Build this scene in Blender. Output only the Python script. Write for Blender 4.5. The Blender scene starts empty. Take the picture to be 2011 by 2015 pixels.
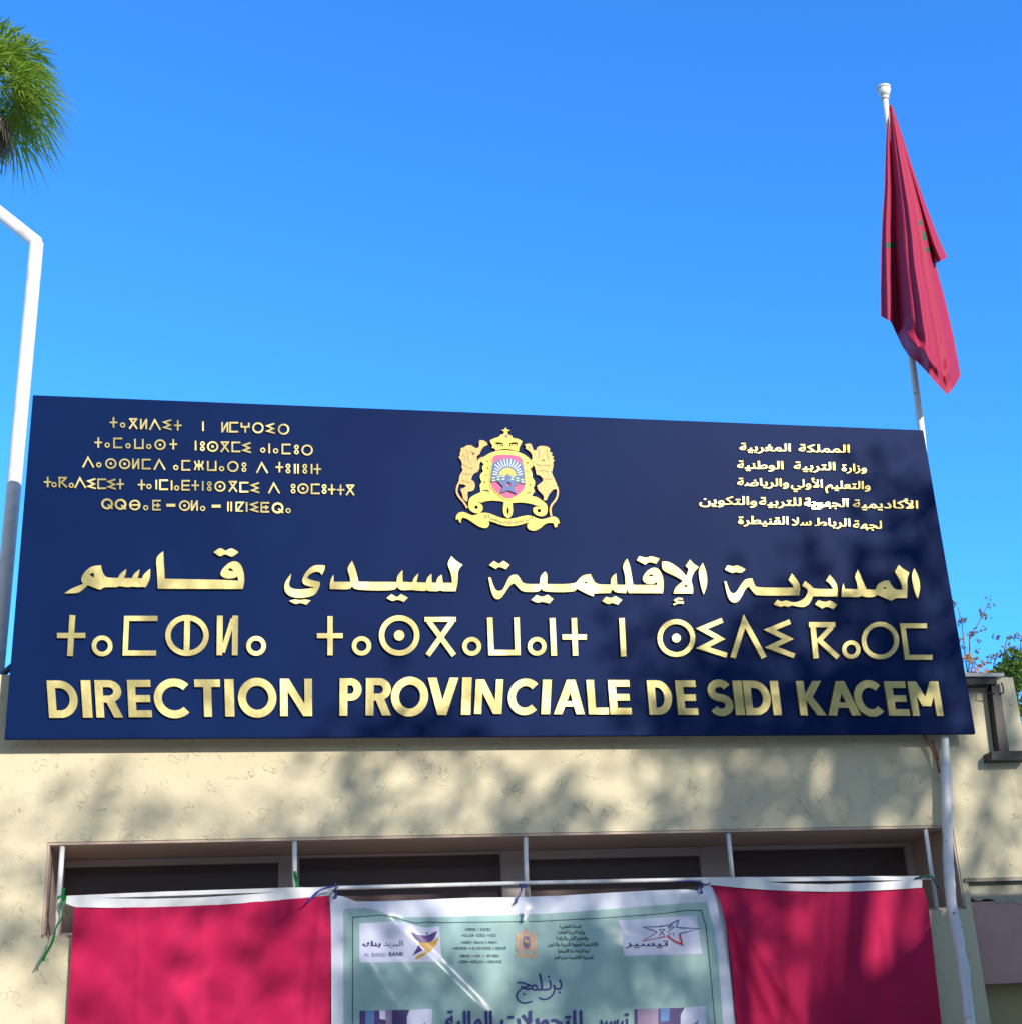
import bpy, bmesh, math, random
from mathutils import Vector, Matrix, noise
from mathutils.geometry import tessellate_polygon

sc = bpy.context.scene
COL = sc.collection
R_ = math.radians

# ------------------------------------------------------------------ camera
# world: x right along the facade, y into the building, z up; origin = lower left corner of the sign board
GROUND = -3.0
CAM = Vector((0.90732528, -6.25939013, -1.43907663))
RIGHT = Vector((0.98047924, -0.19030718, -0.0494332))
UP = Vector((-0.02527945, -0.37133461, 0.92815492))
FWD = Vector((0.1949908, 0.90878699, 0.36889674))
FPX, CX, CY = 2800.0, 1005.5, 1007.5
cd = bpy.data.cameras.new('camera')
cd.sensor_fit = 'HORIZONTAL'; cd.sensor_width = 36.0
cd.lens = 36.0 * FPX / 2011.0
cd.clip_start = 0.05; cd.clip_end = 3000
cam = bpy.data.objects.new('camera', cd); COL.objects.link(cam)
M4 = Matrix((RIGHT, UP, -FWD)).transposed().to_4x4(); M4.translation = CAM
cam.matrix_world = M4
sc.camera = cam

# ------------------------------------------------------------------ light
SUN_AZ, SUN_EL = 26.0, 21.0          # degrees right of the facade's normal, above the horizon
SUN = Vector((math.sin(R_(SUN_AZ)) * math.cos(R_(SUN_EL)), -math.cos(R_(SUN_AZ)) * math.cos(R_(SUN_EL)), math.sin(R_(SUN_EL))))
w = bpy.data.worlds.new('World'); sc.world = w; w.use_nodes = True
nt = w.node_tree; nt.nodes.clear()
sky = nt.nodes.new('ShaderNodeTexSky'); sky.sky_type = 'NISHITA'; sky.sun_disc = False
sky.sun_elevation = R_(SUN_EL); sky.sun_rotation = R_(180 - SUN_AZ)
sky.altitude = 0; sky.air_density = 1.0; sky.dust_density = 0.15; sky.ozone_density = 2.5
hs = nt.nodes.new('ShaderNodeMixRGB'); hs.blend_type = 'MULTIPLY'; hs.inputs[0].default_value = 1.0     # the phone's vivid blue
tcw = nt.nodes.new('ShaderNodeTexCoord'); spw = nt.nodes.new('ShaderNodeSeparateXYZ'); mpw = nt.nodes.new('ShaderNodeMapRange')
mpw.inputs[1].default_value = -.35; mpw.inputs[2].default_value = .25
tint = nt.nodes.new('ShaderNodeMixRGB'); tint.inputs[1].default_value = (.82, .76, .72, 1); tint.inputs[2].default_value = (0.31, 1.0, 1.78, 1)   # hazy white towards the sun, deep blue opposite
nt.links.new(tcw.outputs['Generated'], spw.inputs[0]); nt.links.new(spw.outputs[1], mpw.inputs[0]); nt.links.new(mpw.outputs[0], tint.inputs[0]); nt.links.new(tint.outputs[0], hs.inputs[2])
bg = nt.nodes.new('ShaderNodeBackground'); bg.inputs['Strength'].default_value = 0.15
wo = nt.nodes.new('ShaderNodeOutputWorld')
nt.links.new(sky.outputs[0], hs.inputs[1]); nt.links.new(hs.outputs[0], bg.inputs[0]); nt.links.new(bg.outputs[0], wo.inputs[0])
sl = bpy.data.lights.new('sun', 'SUN'); sl.energy = 3.5; sl.angle = R_(0.53); sl.color = (1.0, 0.925, 0.82)
so = bpy.data.objects.new('sun', sl); COL.objects.link(so)
so.rotation_euler = SUN.to_track_quat('Z', 'Y').to_euler(); so.location = SUN * 40
vs = sc.view_settings
vs.view_transform = 'Standard'; vs.look = 'None'; vs.gamma = 1; vs.exposure = 0.6
try: vs.use_curve_mapping = False
except Exception: pass

rnd = random.Random(7)

# ------------------------------------------------------------------ helpers
def ray(px, py):
    return RIGHT * ((px - CX) / FPX) - UP * ((py - CY) / FPX) + FWD

def P(px, py, y=0.0):
    """the point of the plane at depth y that the photograph shows at (px, py)"""
    d = ray(px, py)
    return CAM + d * ((y - CAM.y) / d.y)

def crop(x0, y0, s):
    return lambda p: (x0 + p[0] * s, y0 + p[1] * s)

def mat(name, color=(.5, .5, .5), rough=.6, metal=0.0, **kw):
    m = bpy.data.materials.new(name); m.use_nodes = True
    b = m.node_tree.nodes['Principled BSDF']
    b.inputs['Base Color'].default_value = (*color, 1); b.inputs['Roughness'].default_value = rough
    b.inputs['Metallic'].default_value = metal
    for k, v in kw.items(): b.inputs[k].default_value = v
    m.diffuse_color = (*color, 1)
    return m

def nodes(m): return m.node_tree.nodes, m.node_tree.links, m.node_tree.nodes['Principled BSDF']

def add_noise_color(m, c1, c2, scale=5, detail=4, lo=.35, hi=.65, rough=None):
    n, l, b = nodes(m)
    tc = n.new('ShaderNodeTexCoord'); t = n.new('ShaderNodeTexNoise'); t.inputs['Scale'].default_value = scale
    t.inputs['Detail'].default_value = detail
    r = n.new('ShaderNodeValToRGB'); r.color_ramp.elements[0].position = lo; r.color_ramp.elements[1].position = hi
    r.color_ramp.elements[0].color = (*c1, 1); r.color_ramp.elements[1].color = (*c2, 1)
    l.new(tc.outputs['Object'], t.inputs['Vector']); l.new(t.outputs['Fac'], r.inputs[0]); l.new(r.outputs[0], b.inputs['Base Color'])
    return r

def add_bump(m, scale=30, strength=.2, dist=.01, detail=3):
    n, l, b = nodes(m)
    tc = n.new('ShaderNodeTexCoord'); t = n.new('ShaderNodeTexNoise'); t.inputs['Scale'].default_value = scale
    t.inputs['Detail'].default_value = detail
    bp = n.new('ShaderNodeBump'); bp.inputs['Strength'].default_value = strength; bp.inputs['Distance'].default_value = dist
    l.new(tc.outputs['Object'], t.inputs['Vector']); l.new(t.outputs['Fac'], bp.inputs['Height']); l.new(bp.outputs[0], b.inputs['Normal'])
    return bp

ORG = {}                               # world origin of every thing's root

def thing(name, label, cat, loc=(0, 0, 0), group=None):
    o = bpy.data.objects.new(name, None); COL.objects.link(o)
    o.location = loc; o.empty_display_size = .1
    o['label'] = label; o['category'] = cat
    if group: o['group'] = group
    ORG[o] = Vector(loc)
    return o

def obj(name, bm, mats, parent=None, label=None, cat=None, group=None, kind=None, smooth=False, loc=None):
    """link a bmesh given in world coordinates as ONE mesh object"""
    off = ORG[parent] if parent else Vector(loc or (0, 0, 0))
    bm.normal_update()
    for v in bm.verts: v.co -= off
    me = bpy.data.meshes.new(name); bm.to_mesh(me); bm.free()
    for m in (mats if isinstance(mats, (list, tuple)) else [mats]): me.materials.append(m)
    if smooth:
        for p in me.polygons: p.use_smooth = True
    o = bpy.data.objects.new(name, me); COL.objects.link(o)
    if parent: o.parent = parent
    else: o.location = off
    ORG[o] = off
    if label: o['label'] = label
    if cat: o['category'] = cat
    if group: o['group'] = group
    if kind: o['kind'] = kind
    return o

def box(bm, x0, x1, y0, y1, z0, z1, bev=0.0):
    r = bmesh.ops.create_cube(bm, size=1.0)
    for v in r['verts']:
        v.co = Vector(((x0 + x1) / 2 + v.co.x * (x1 - x0), (y0 + y1) / 2 + v.co.y * (y1 - y0), (z0 + z1) / 2 + v.co.z * (z1 - z0)))
    if bev:
        es = list({e for v in r['verts'] for e in v.link_edges})
        bmesh.ops.bevel(bm, geom=es, offset=bev, segments=2, affect='EDGES', profile=.6)

def tube(bm, pts, rad, n=10, cap=True):
    pts = [Vector(p) for p in pts]
    rad = rad if isinstance(rad, (list, tuple)) else [rad] * len(pts)
    rings = []; prev = None
    for i, p in enumerate(pts):
        t = (pts[min(i + 1, len(pts) - 1)] - pts[max(i - 1, 0)])
        t = t.normalized() if t.length > 1e-9 else Vector((0, 0, 1))
        a = prev if prev else (Vector((1, 0, 0)) if abs(t.x) < .8 else Vector((0, 1, 0)))
        u = (a - t * a.dot(t)).normalized(); prev = u; v = t.cross(u)
        rings.append([bm.verts.new(p + (u * math.cos(k * 2 * math.pi / n) + v * math.sin(k * 2 * math.pi / n)) * rad[i]) for k in range(n)])
    for a, b in zip(rings, rings[1:]):
        for k in range(n):
            f = bm.faces.new((a[k], a[(k + 1) % n], b[(k + 1) % n], b[k])); f.smooth = True
    if cap:
        bm.faces.new(rings[0][::-1]); bm.faces.new(rings[-1])

def chaikin(pts, it=2, lim=62, closed=True):
    for _ in range(it):
        out = []; n = len(pts)
        for i, p in enumerate(pts):
            if not closed and i in (0, n - 1): out.append(p); continue
            a, b = Vector(pts[i - 1]), Vector(pts[(i + 1) % n]); q = Vector(p)
            d1, d2 = q - a, b - q
            if d1.length < 1e-6 or d2.length < 1e-6: out.append(p); continue
            if math.degrees(d1.angle(d2)) > lim: out.append(p)
            else:
                out.append(tuple(q - d1 * .25)); out.append(tuple(q + d2 * .25))
        pts = out
    return pts

def prism(bm, outline, M, y1, y0, holes=(), mi=0, sides=True):
    """flat shape cut along an outline (2-D), mapped by M(p, y), front at y1 and back at y0"""
    loops = [list(outline)] + [list(h) for h in holes]
    if mi is None: mi = 0
    flat = [(p[0], p[1]) for L in loops for p in L]
    tris = tessellate_polygon([[Vector((p[0], p[1], 0)) for p in L] for L in loops])
    front = [bm.verts.new(M(p, y1)) for p in flat]
    for t in tris:
        try:
            f = bm.faces.new([front[i] for i in t]); f.material_index = mi
            f.normal_update()
            if f.normal.y > 0: f.normal_flip()
        except ValueError: pass
    if not sides: return
    back = [bm.verts.new(M(p, y0)) for p in flat]
    k = 0
    for L in loops:
        n = len(L); ar = sum(L[i][0] * L[(i + 1) % n][1] - L[(i + 1) % n][0] * L[i][1] for i in range(n))
        s = (ar > 0) == (L is loops[0])
        for i in range(n):
            a, b = k + i, k + (i + 1) % n
            q = (front[a], front[b], back[b], back[a])
            try: f = bm.faces.new(q if s else q[::-1]); f.material_index = mi
            except ValueError: pass
        k += n

def stroke_outline(pts, wd):
    """open polyline with mitred joints and butt ends -> closed outline"""
    P2 = [Vector((p[0], p[1])) for p in pts]; Lf, Rt = [], []
    n = len(P2)
    for i in range(n):
        d1 = (P2[i] - P2[i - 1]).normalized() if i > 0 else None
        d2 = (P2[i + 1] - P2[i]).normalized() if i < n - 1 else None
        if d1 is None: d1 = d2
        if d2 is None: d2 = d1
        n1 = Vector((-d1.y, d1.x)); n2 = Vector((-d2.y, d2.x))
        m = n1 + n2
        if m.length < .2: m = n1
        m.normalize(); k = wd / 2 / max(.35, m.dot(n1))
        Lf.append(tuple(P2[i] + m * k)); Rt.append(tuple(P2[i] - m * k))
    return Lf + Rt[::-1]

def circ(cx, cy, rx, ry=None, n=36, a0=0, a1=360):
    ry = ry or rx
    full = abs(a1 - a0) >= 360
    m = n if full else n + 1
    return [(cx + rx * math.cos(R_(a0 + (a1 - a0) * i / n)), cy + ry * math.sin(R_(a0 + (a1 - a0) * i / n))) for i in range(m)]

class Glyph:
    """collects raised shapes in one bmesh; each piece is a hair deeper so that no two faces share a plane"""
    def __init__(s, C, M, h, base=0.0, dy=.0002):
        s.bm = bmesh.new(); s.C = C; s.M = M; s.h = h; s.base = base; s.k = 0; s.dy = dy
    def _y(s):
        s.k += 1
        return s.base - s.h - s.dy * (s.k % 9)
    def poly(s, pts, holes=(), it=2, mi=0):
        if it: pts = chaikin(pts, it); holes = [chaikin(h, it) for h in holes]
        prism(s.bm, [s.C(p) for p in pts], s.M, s._y(), s.base, [[s.C(p) for p in h] for h in holes], mi)
    def stroke(s, pts, wd, smooth=0, mi=0):
        if smooth: pts = chaikin(pts, smooth, 120, False)
        s.poly(stroke_outline(pts, wd), it=0, mi=mi)
    def ring(s, cx, cy, rx, ry, wd, mi=0, n=36):
        s.poly(circ(cx, cy, rx + wd / 2, ry + wd / 2, n), [circ(cx, cy, rx - wd / 2, ry - wd / 2, n)], 0, mi)
    def disc(s, cx, cy, r, ry=None, n=24, mi=0): s.poly(circ(cx, cy, r, ry, n), it=0, mi=mi)

# ------------------------------------------------------------------ materials
M_gold = mat('gold_foil', (.44, .375, .155), .45, .6)
n, l, b = nodes(M_gold)
tc = n.new('ShaderNodeTexCoord')
t1 = n.new('ShaderNodeTexNoise'); t1.inputs['Scale'].default_value = 26; t1.inputs['Detail'].default_value = 5
t2 = n.new('ShaderNodeTexVoronoi'); t2.inputs['Scale'].default_value = 40; t2.feature = 'DISTANCE_TO_EDGE'
t3 = n.new('ShaderNodeTexNoise'); t3.inputs['Scale'].default_value = 3.0
mx = n.new('ShaderNodeMix'); mx.data_type = 'FLOAT'; mx.inputs[0].default_value = .25
bp = n.new('ShaderNodeBump'); bp.inputs['Strength'].default_value = .22; bp.inputs['Distance'].default_value = .006
t4 = n.new('ShaderNodeTexNoise'); t4.inputs['Scale'].default_value = 4.5; t4.inputs['Detail'].default_value = 1
b4 = n.new('ShaderNodeBump'); b4.inputs['Strength'].default_value = .6; b4.inputs['Distance'].default_value = .05
l.new(t4.outputs['Fac'], b4.inputs['Height']); l.new(b4.outputs[0], bp.inputs['Normal'])
for t in (t1, t2, t3, t4): l.new(tc.outputs['Object'], t.inputs['Vector'])
l.new(t1.outputs['Fac'], mx.inputs[2]); l.new(t2.outputs['Distance'], mx.inputs[3]); l.new(mx.outputs[0], bp.inputs['Height'])
l.new(bp.outputs[0], b.inputs['Normal'])
mr = n.new('ShaderNodeMapRange'); mr.inputs[3].default_value = .38; mr.inputs[4].default_value = .54
l.new(t3.outputs['Fac'], mr.inputs[0]); l.new(mr.outputs[0], b.inputs['Roughness'])

M_polish = mat('polished_gold', (.50, .43, .19), .13, 1.0); add_bump(M_polish, 4.5, .6, .03, 0)
M_navy = mat('navy_board', (.0025, .016, .094), .5, 0.0, **{'Specular IOR Level': .05})
add_bump(M_navy, 2.2, .10, .03, 2); add_noise_color(M_navy, (.0012, .0115, .066), (.0028, .0165, .083), 1.6, 7, .3, .75)
M_navyside = mat('navy_edge', (.008, .014, .06), .5)

M_stucco = mat('cream_stucco', (.66, .57, .37), .85)
n, l, b = nodes(M_stucco)
tc = n.new('ShaderNodeTexCoord')
nz = n.new('ShaderNodeTexNoise'); nz.inputs['Scale'].default_value = 7; nz.inputs['Detail'].default_value = 4
ad = n.new('ShaderNodeMixRGB'); ad.blend_type = 'ADD'; ad.inputs[0].default_value = .22
vo = n.new('ShaderNodeTexVoronoi'); vo.inputs['Scale'].default_value = 17; vo.inputs['Randomness'].default_value = 1
rp = n.new('ShaderNodeValToRGB')                       # thin trowelled arcs
e = rp.color_ramp.elements; e[0].position = .345; e[0].color = (0, 0, 0, 1); e[1].position = .40; e[1].color = (0, 0, 0, 1)
q = rp.color_ramp.elements.new(.37); q.color = (1, 1, 1, 1)
nm = n.new('ShaderNodeTexNoise'); nm.inputs['Scale'].default_value = 11; nm.inputs['Detail'].default_value = 2
rm = n.new('ShaderNodeValToRGB'); rm.color_ramp.elements[0].position = .50; rm.color_ramp.elements[1].position = .62
mu = n.new('ShaderNodeMath'); mu.operation = 'MULTIPLY'
fine = n.new('ShaderNodeTexNoise'); fine.inputs['Scale'].default_value = 38; fine.inputs['Detail'].default_value = 8; fine.inputs['Roughness'].default_value = .65
fm = n.new('ShaderNodeMath'); fm.operation = 'MULTIPLY_ADD'; fm.inputs[1].default_value = .55
inv = n.new('ShaderNodeMath'); inv.operation = 'MULTIPLY'; inv.inputs[1].default_value = -1.0
bp = n.new('ShaderNodeBump'); bp.inputs['Strength'].default_value = .55; bp.inputs['Distance'].default_value = .008
l.new(tc.outputs['Object'], nz.inputs['Vector']); l.new(tc.outputs['Object'], ad.inputs[1]); l.new(nz.outputs['Color'], ad.inputs[2])
l.new(ad.outputs[0], vo.inputs['Vector']); l.new(vo.outputs['Distance'], rp.inputs[0])
for t in (nm, fine): l.new(tc.outputs['Object'], t.inputs['Vector'])
l.new(nm.outputs['Fac'], rm.inputs[0]); l.new(rp.outputs[0], mu.inputs[0]); l.new(rm.outputs[0], mu.inputs[1])
l.new(mu.outputs[0], inv.inputs[0]); l.new(fine.outputs['Fac'], fm.inputs[0]); l.new(inv.outputs[0], fm.inputs[2])
l.new(fm.outputs[0], bp.inputs['Height']); l.new(bp.outputs[0], b.inputs['Normal'])
cn = n.new('ShaderNodeTexNoise'); cn.inputs['Scale'].default_value = 1.3; cn.inputs['Detail'].default_value = 6
cr = n.new('ShaderNodeValToRGB'); cr.color_ramp.elements[0].color = (.57, .505, .345, 1); cr.color_ramp.elements[1].color = (.67, .60, .42, 1)
cr.color_ramp.elements[0].position = .3; cr.color_ramp.elements[1].position = .7
l.new(tc.outputs['Object'], cn.inputs['Vector']); l.new(cn.outputs['Fac'], cr.inputs[0])
dk = n.new('ShaderNodeMixRGB'); dk.blend_type = 'MULTIPLY'; dk.inputs[2].default_value = (.66, .64, .58, 1)
l.new(mu.outputs[0], dk.inputs[0]); l.new(cr.outputs[0], dk.inputs[1]); l.new(dk.outputs[0], b.inputs['Base Color'])

M_pink = mat('pink_render', (.36, .22, .23), .85); add_noise_color(M_pink, (.46, .25, .23), (.56, .33, .30), 3); add_bump(M_pink, 40, .3, .005)
M_stain = mat('stained_concrete', (.25, .24, .2), .9); add_noise_color(M_stain, (.13, .13, .10), (.42, .39, .31), 5, 6, .38, .6)
M_ochre = mat('ochre_wall', (.42, .33, .16), .85); add_bump(M_ochre, 30, .3, .005)
M_reveal = mat('window_reveal', (.52, .40, .33), .85); add_bump(M_reveal, 60, .3, .004)
M_frame = mat('window_frame', (.54, .46, .44), .5)
M_glass = mat('dark_glass', (.13, .095, .10), .12, 0, **{'Specular IOR Level': .22})
M_white = mat('white_painted_steel', (.74, .74, .74), .4); add_noise_color(M_white, (.62, .61, .60), (.8, .8, .8), 12, 5, .3, .5); add_bump(M_white, 60, .15, .002)
M_pole = mat('chipped_white_pole', (.72, .72, .70), .45)
add_noise_color(M_pole, (.22, .20, .18), (.74, .74, .72), 22, 6, .30, .37); add_bump(M_pole, 45, .3, .003)
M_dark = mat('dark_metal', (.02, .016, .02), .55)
M_grey = mat('pale_sheet_metal', (.5, .5, .5), .5, .2)
M_fabricw = mat('white_hem', (.78, .78, .80), .7)
M_red = mat('red_fabric', (.62, .02, .10), .75, 0, **{'Sheen Weight': .06, 'Specular IOR Level': .2})
n, l, b = nodes(M_red); b.inputs['Sheen Roughness'].default_value = .5
add_noise_color(M_red, (.42, .006, .062), (.52, .011, .082), 3, 2)
bq = add_bump(M_red, 420, .25, .001, 1)
M_flagred = mat('flag_red', (.35, .009, .055), .7); add_bump(M_flagred, 300, .2, .001, 1)
M_green = mat('flag_green', (.02, .10, .045), .7)
M_vinyl = mat('white_vinyl', (.70, .74, .88), .28)
M_teal = mat('teal_print', (.28, .42, .41), .24)
add_noise_color(M_teal, (.31, .49, .49), (.40, .58, .54), 2.2, 2)
M_ink = mat('ink_navy', (.03, .03, .22), .4); M_inkgreen = mat('ink_dark_green', (.03, .09, .11), .4)
M_inkfade = mat('ink_faded', (.25, .24, .5), .4)
M_paper = mat('white_print', (.68, .70, .88), .35)
M_yellow = mat('yellow_print', (.62, .36, .03), .4); M_purple = mat('purple_print', (.09, .04, .22), .4)
M_inkred = mat('ink_red', (.55, .03, .08), .4); M_inkblue = mat('ink_blue', (.02, .12, .32), .4)
M_photo = mat('photo_violet', (.06, .035, .17), .4); M_photo2 = mat('photo_blue', (.10, .22, .50), .4); M_photo3 = mat('photo_mauve', (.33, .24, .38), .4)
M_orange = mat('faded_orange_print', (.62, .36, .22), .4); M_magenta = mat('faded_magenta_print', (.38, .10, .24), .4)
M_string = mat('blue_string', (.03, .05, .30), .6); M_ribbon = mat('green_ribbon', (.02, .38, .09), .35)
M_cable = mat('red_cable', (.22, .05, .04), .5)
M_bark = mat('bark', (.16, .12, .085), .9); add_bump(M_bark, 25, .6, .03)

def leaf_mat(name, c1, c2, trans=.35):
    m = mat(name, c1, .55); n, l, b = nodes(m)
    oi = n.new('ShaderNodeNewGeometry'); r = n.new('ShaderNodeValToRGB')
    r.color_ramp.elements[0].color = (*c1, 1); r.color_ramp.elements[1].color = (*c2, 1)
    l.new(oi.outputs['Random Per Island'], r.inputs[0]); l.new(r.outputs[0], b.inputs['Base Color'])
    tr = n.new('ShaderNodeBsdfTranslucent'); l.new(r.outputs[0], tr.inputs[0])
    ms = n.new('ShaderNodeMixShader'); ms.inputs[0].default_value = trans
    out = [x for x in n if x.type == 'OUTPUT_MATERIAL'][0]
    l.new(b.outputs[0], ms.inputs[1]); l.new(tr.outputs[0], ms.inputs[2]); l.new(ms.outputs[0], out.inputs[0])
    return m

M_opp = mat('tan_wall', (.34, .25, .15), .9); add_bump(M_opp, 10, .3, .01)
# ------------------------------------------------------------------ ground
M_ground = mat('pale_paving', (.30, .27, .22), .9); add_noise_color(M_ground, (.30, .25, .18), (.40, .34, .26), .6, 5)
bm = bmesh.new(); bmesh.ops.create_grid(bm, x_segments=8, y_segments=8, size=600)
for v in bm.verts: v.co.z = GROUND
obj('ground', bm, M_ground, kind='structure', loc=(0, 0, GROUND))

# ------------------------------------------------------------------ building
WY = 0.10                                           # facade plane
def W(px, py): return P(px, py, WY)
BLD = thing('office_building', 'cream stucco building with a long barred window below the navy sign', 'building', (2.2, 3, GROUND))
top = (W(10, 1335).z + W(1930, 1327).z) / 2
xr = W(1998, 1360).x; xl = -3.0
wx0, wx1 = W(94, 1653).x, W(1876, 1632).x
wz1, wz0 = -.42, -.812
zl = W(1950, 1730).z                                # the ledge to the right of the pole
xc = wx1 + .03
zb = W(1960, 1936).z
Mxz = lambda p, y: Vector((p[0], y, p[1]))
bm = bmesh.new()
for a_ in ((xl, wx0, GROUND, top), (wx0, wx1, wz1, top), (wx0, wx1, GROUND, wz0), (wx1, xc, GROUND, top), (xc, xr, zl, top)): box(bm, a_[0], a_[1], WY, WY + .15, a_[2], a_[3])
wall = obj('wall', bm, M_stucco, BLD)
bm = bmesh.new(); box(bm, xl, xr - .002, WY + .15, WY + .30, wz1 + .0, top - .003)         # parapet backing and roof
box(bm, xl + .01, xr - .01, WY + .30, 7, top - .35, top - .22)
obj('roof', bm, M_stain, BLD)
bm = bmesh.new()
box(bm, xl, xl + .2, WY + .15, 7, GROUND, top - .36); box(bm, xr - .2, xr - .004, WY + .16, 7, GROUND, top - .36); box(bm, xl + .2, xr - .2, 6.8, 7, GROUND, top - .36)
obj('rear_wall', bm, M_stucco, BLD)
bm = bmesh.new()
box(bm, xc + .001, xr - .003, WY + .03, WY + .149, zb, zl - .10)
obj('pink_wall_panel', bm, M_pink, BLD)
bm = bmesh.new()
n_ = 90; pts = [(xc + .001, zl - .001), (xr - .003, zl - .001)]
pts += [(xr - .003 + (xc + .001 - xr + .003) * i / n_, zl - .105 + .04 * noise.noise(Vector((i * .05, 3.1, 0))) + .008 * noise.noise(Vector((i * .23, 8, 0))) + .02 * (i / n_ - .5)) for i in range(n_ + 1)]
prism(bm, pts, Mxz, WY + .027, WY + .149)
obj('stained_band', bm, M_stain, BLD)
bm = bmesh.new(); box(bm, xc + .001, xr - .003, WY + .12, WY + .149, GROUND, zb - .001)
obj('lower_wall_panel', bm, M_ochre, BLD)
bm = bmesh.new(); box(bm, xc - .02, xr + .02, WY - .012, WY + .0, zl - .012, zl + .004)
obj('ledge', bm, M_stain, BLD)

# window
FY = WY + .42                                       # frame plane
def Fp(px, py): return P(px, py, FY)
bm = bmesh.new()                                    # reveal lining: four thin slabs just inside the opening
box(bm, wx0 + .001, wx1 - .001, WY + .004, WY + .47, wz1 - .012, wz1 - .001)
box(bm, wx0 + .001, wx1 - .001, WY + .02, WY + .47, wz0 + .001, wz0 + .012)
box(bm, wx0 + .001, wx0 + .010, WY + .004, WY + .47, wz0 + .013, wz1 - .013)
box(bm, wx1 - .010, wx1 - .001, WY + .004, WY + .47, wz0 + .013, wz1 - .013)
win = obj('window', bm, M_reveal, BLD)
bm = bmesh.new()
zt = wz1 - .0125; z0 = wz0 + .0125
mull = [(Fp(100, 1700).x - .1, Fp(128, 1700).x), (Fp(548, 1690).x, Fp(590, 1690).x), (Fp(985, 1690).x, Fp(1040, 1690).x), (Fp(1378, 1690).x, Fp(1438, 1690).x), (Fp(1786, 1690).x, wx1 - .011)]
mull[0] = (wx0 + .011, mull[0][1])
zh = [Fp(300, 1703).z, Fp(800, 1684).z, Fp(1200, 1688).z, Fp(1600, 1670).z]
for a, c in mull: box(bm, a, c, FY, FY + .05, z0, zt, .004)
for i in range(4):
    box(bm, mull[i][1] + .0005, mull[i + 1][0] - .0005, FY + .004, FY + .045, zh[i], zt - .001, .003)
    box(bm, mull[i][1] + .0005, mull[i + 1][0] - .0005, FY + .004, FY + .045, z0, z0 + .05, .003)
obj('frame', bm, M_frame, win)
for i in range(4):
    bm = bmesh.new(); box(bm, mull[i][1] + .0006, mull[i + 1][0] - .0006, FY + .026 + .004 * (i % 2), FY + .032 + .004 * (i % 2), z0 + .0505, zh[i] - .0005)
    obj('pane', bm, M_glass, win)
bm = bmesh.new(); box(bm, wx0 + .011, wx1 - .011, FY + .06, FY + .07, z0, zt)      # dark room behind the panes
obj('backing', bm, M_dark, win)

# grille: bars and rail
GY = WY - .006
def Gp(px, py): return P(px, py, GY)
bm = bmesh.new()
tube(bm, [Gp(118, 1777), Gp(330, 1765), Gp(580, 1753), Gp(670, 1748), Gp(1000, 1739), Gp(1378, 1731), Gp(1835, 1728)], .0095, 8)
GR = obj('window_grille', bm, M_white, BLD)
GR['label'] = 'white tubular rail of the window grille'
for a, c in (((123, 1662), (110, 1850)), ((580, 1653), (580, 1757)), ((1034, 1652), (1037, 1772)), ((1433, 1645), (1441, 1728)), ((1822, 1640), (1846, 1806))):
    bm = bmesh.new(); p0, p1 = Gp(*a), Gp(*c); p0.y = WY + .022; p1.y = WY + .022
    q0, q1 = P(a[0], a[1], WY + .022), P(c[0], c[1], WY + .022)
    tube(bm, [q0 + (q0 - q1) * .06, q1], .011, 8); obj('bar', bm, M_white, GR)

# ------------------------------------------------------------------ metal frame on the parapet, right
FRM = thing('metal_bracket_frame', 'dark metal channel frame fixed on the wall right of the sign', 'bracket', (W(1960, 1400)))
def bar4(bm, c4, y0, y1):
    prism(bm, c4, lambda p, y: Vector((P(p[0], p[1], y1).x, y, P(p[0], p[1], y1).z)), y1, y0)
c1 = crop(1700, 1180, 311 / 720)
bm = bmesh.new(); bar4(bm, [c1(p) for p in ((455, 352), (603, 352), (606, 384), (455, 388))], WY - .001, WY - .07)
obj('top_channel', bm, M_dark, FRM)
bm = bmesh.new(); bar4(bm, [c1(p) for p in ((580, 386), (618, 386), (662, 690), (618, 690))], WY - .001, WY - .055)
obj('post', bm, M_dark, FRM)
bm = bmesh.new(); bar4(bm, [c1(p) for p in ((583, 692), (760, 688), (760, 726), (583, 730))], WY - .001, WY - .08)
obj('bottom_channel', bm, M_dark, FRM)
bm = bmesh.new(); bar4(bm, [c1(p) for p in ((430, 334), (640, 334), (640, 350), (430, 350))], WY + .14, WY - .085)
obj('cap_flashing', bm, M_grey, FRM)
bm = bmesh.new()
for pts in (((560, 380), (556, 425), (596, 428)), ((625, 378), (634, 398), (636, 425), (620, 430))):
    tube(bm, [P(*c1(p), WY - .06) for p in pts], .004, 6)
obj('hook_wire', bm, M_dark, FRM)

# ------------------------------------------------------------------ sign board
SIGN = thing('sign_board', 'large navy sign board with raised gold Arabic, Tifinagh and French lettering', 'sign', (2.25, 0, 0))
SW, SH = 4.5, 1.6297
bm = bmesh.new(); box(bm, 0, SW, 0, .022, 0, SH, .003); obj('panel', bm, M_navy, SIGN)
bm = bmesh.new()
for z in (.12, SH - .12): box(bm, .05, SW - .05, .0225, .0325, z - .02, z + .02)
obj('back_rail', bm, M_dark, SIGN)
bm = bmesh.new()                                     # stay from the sign's back down to the roof
tube(bm, [P(34, 1302, .06), P(0, 1332, .25), P(-26, 1352, .35)], .014, 8); obj('stay', bm, M_navyside, SIGN)

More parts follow.
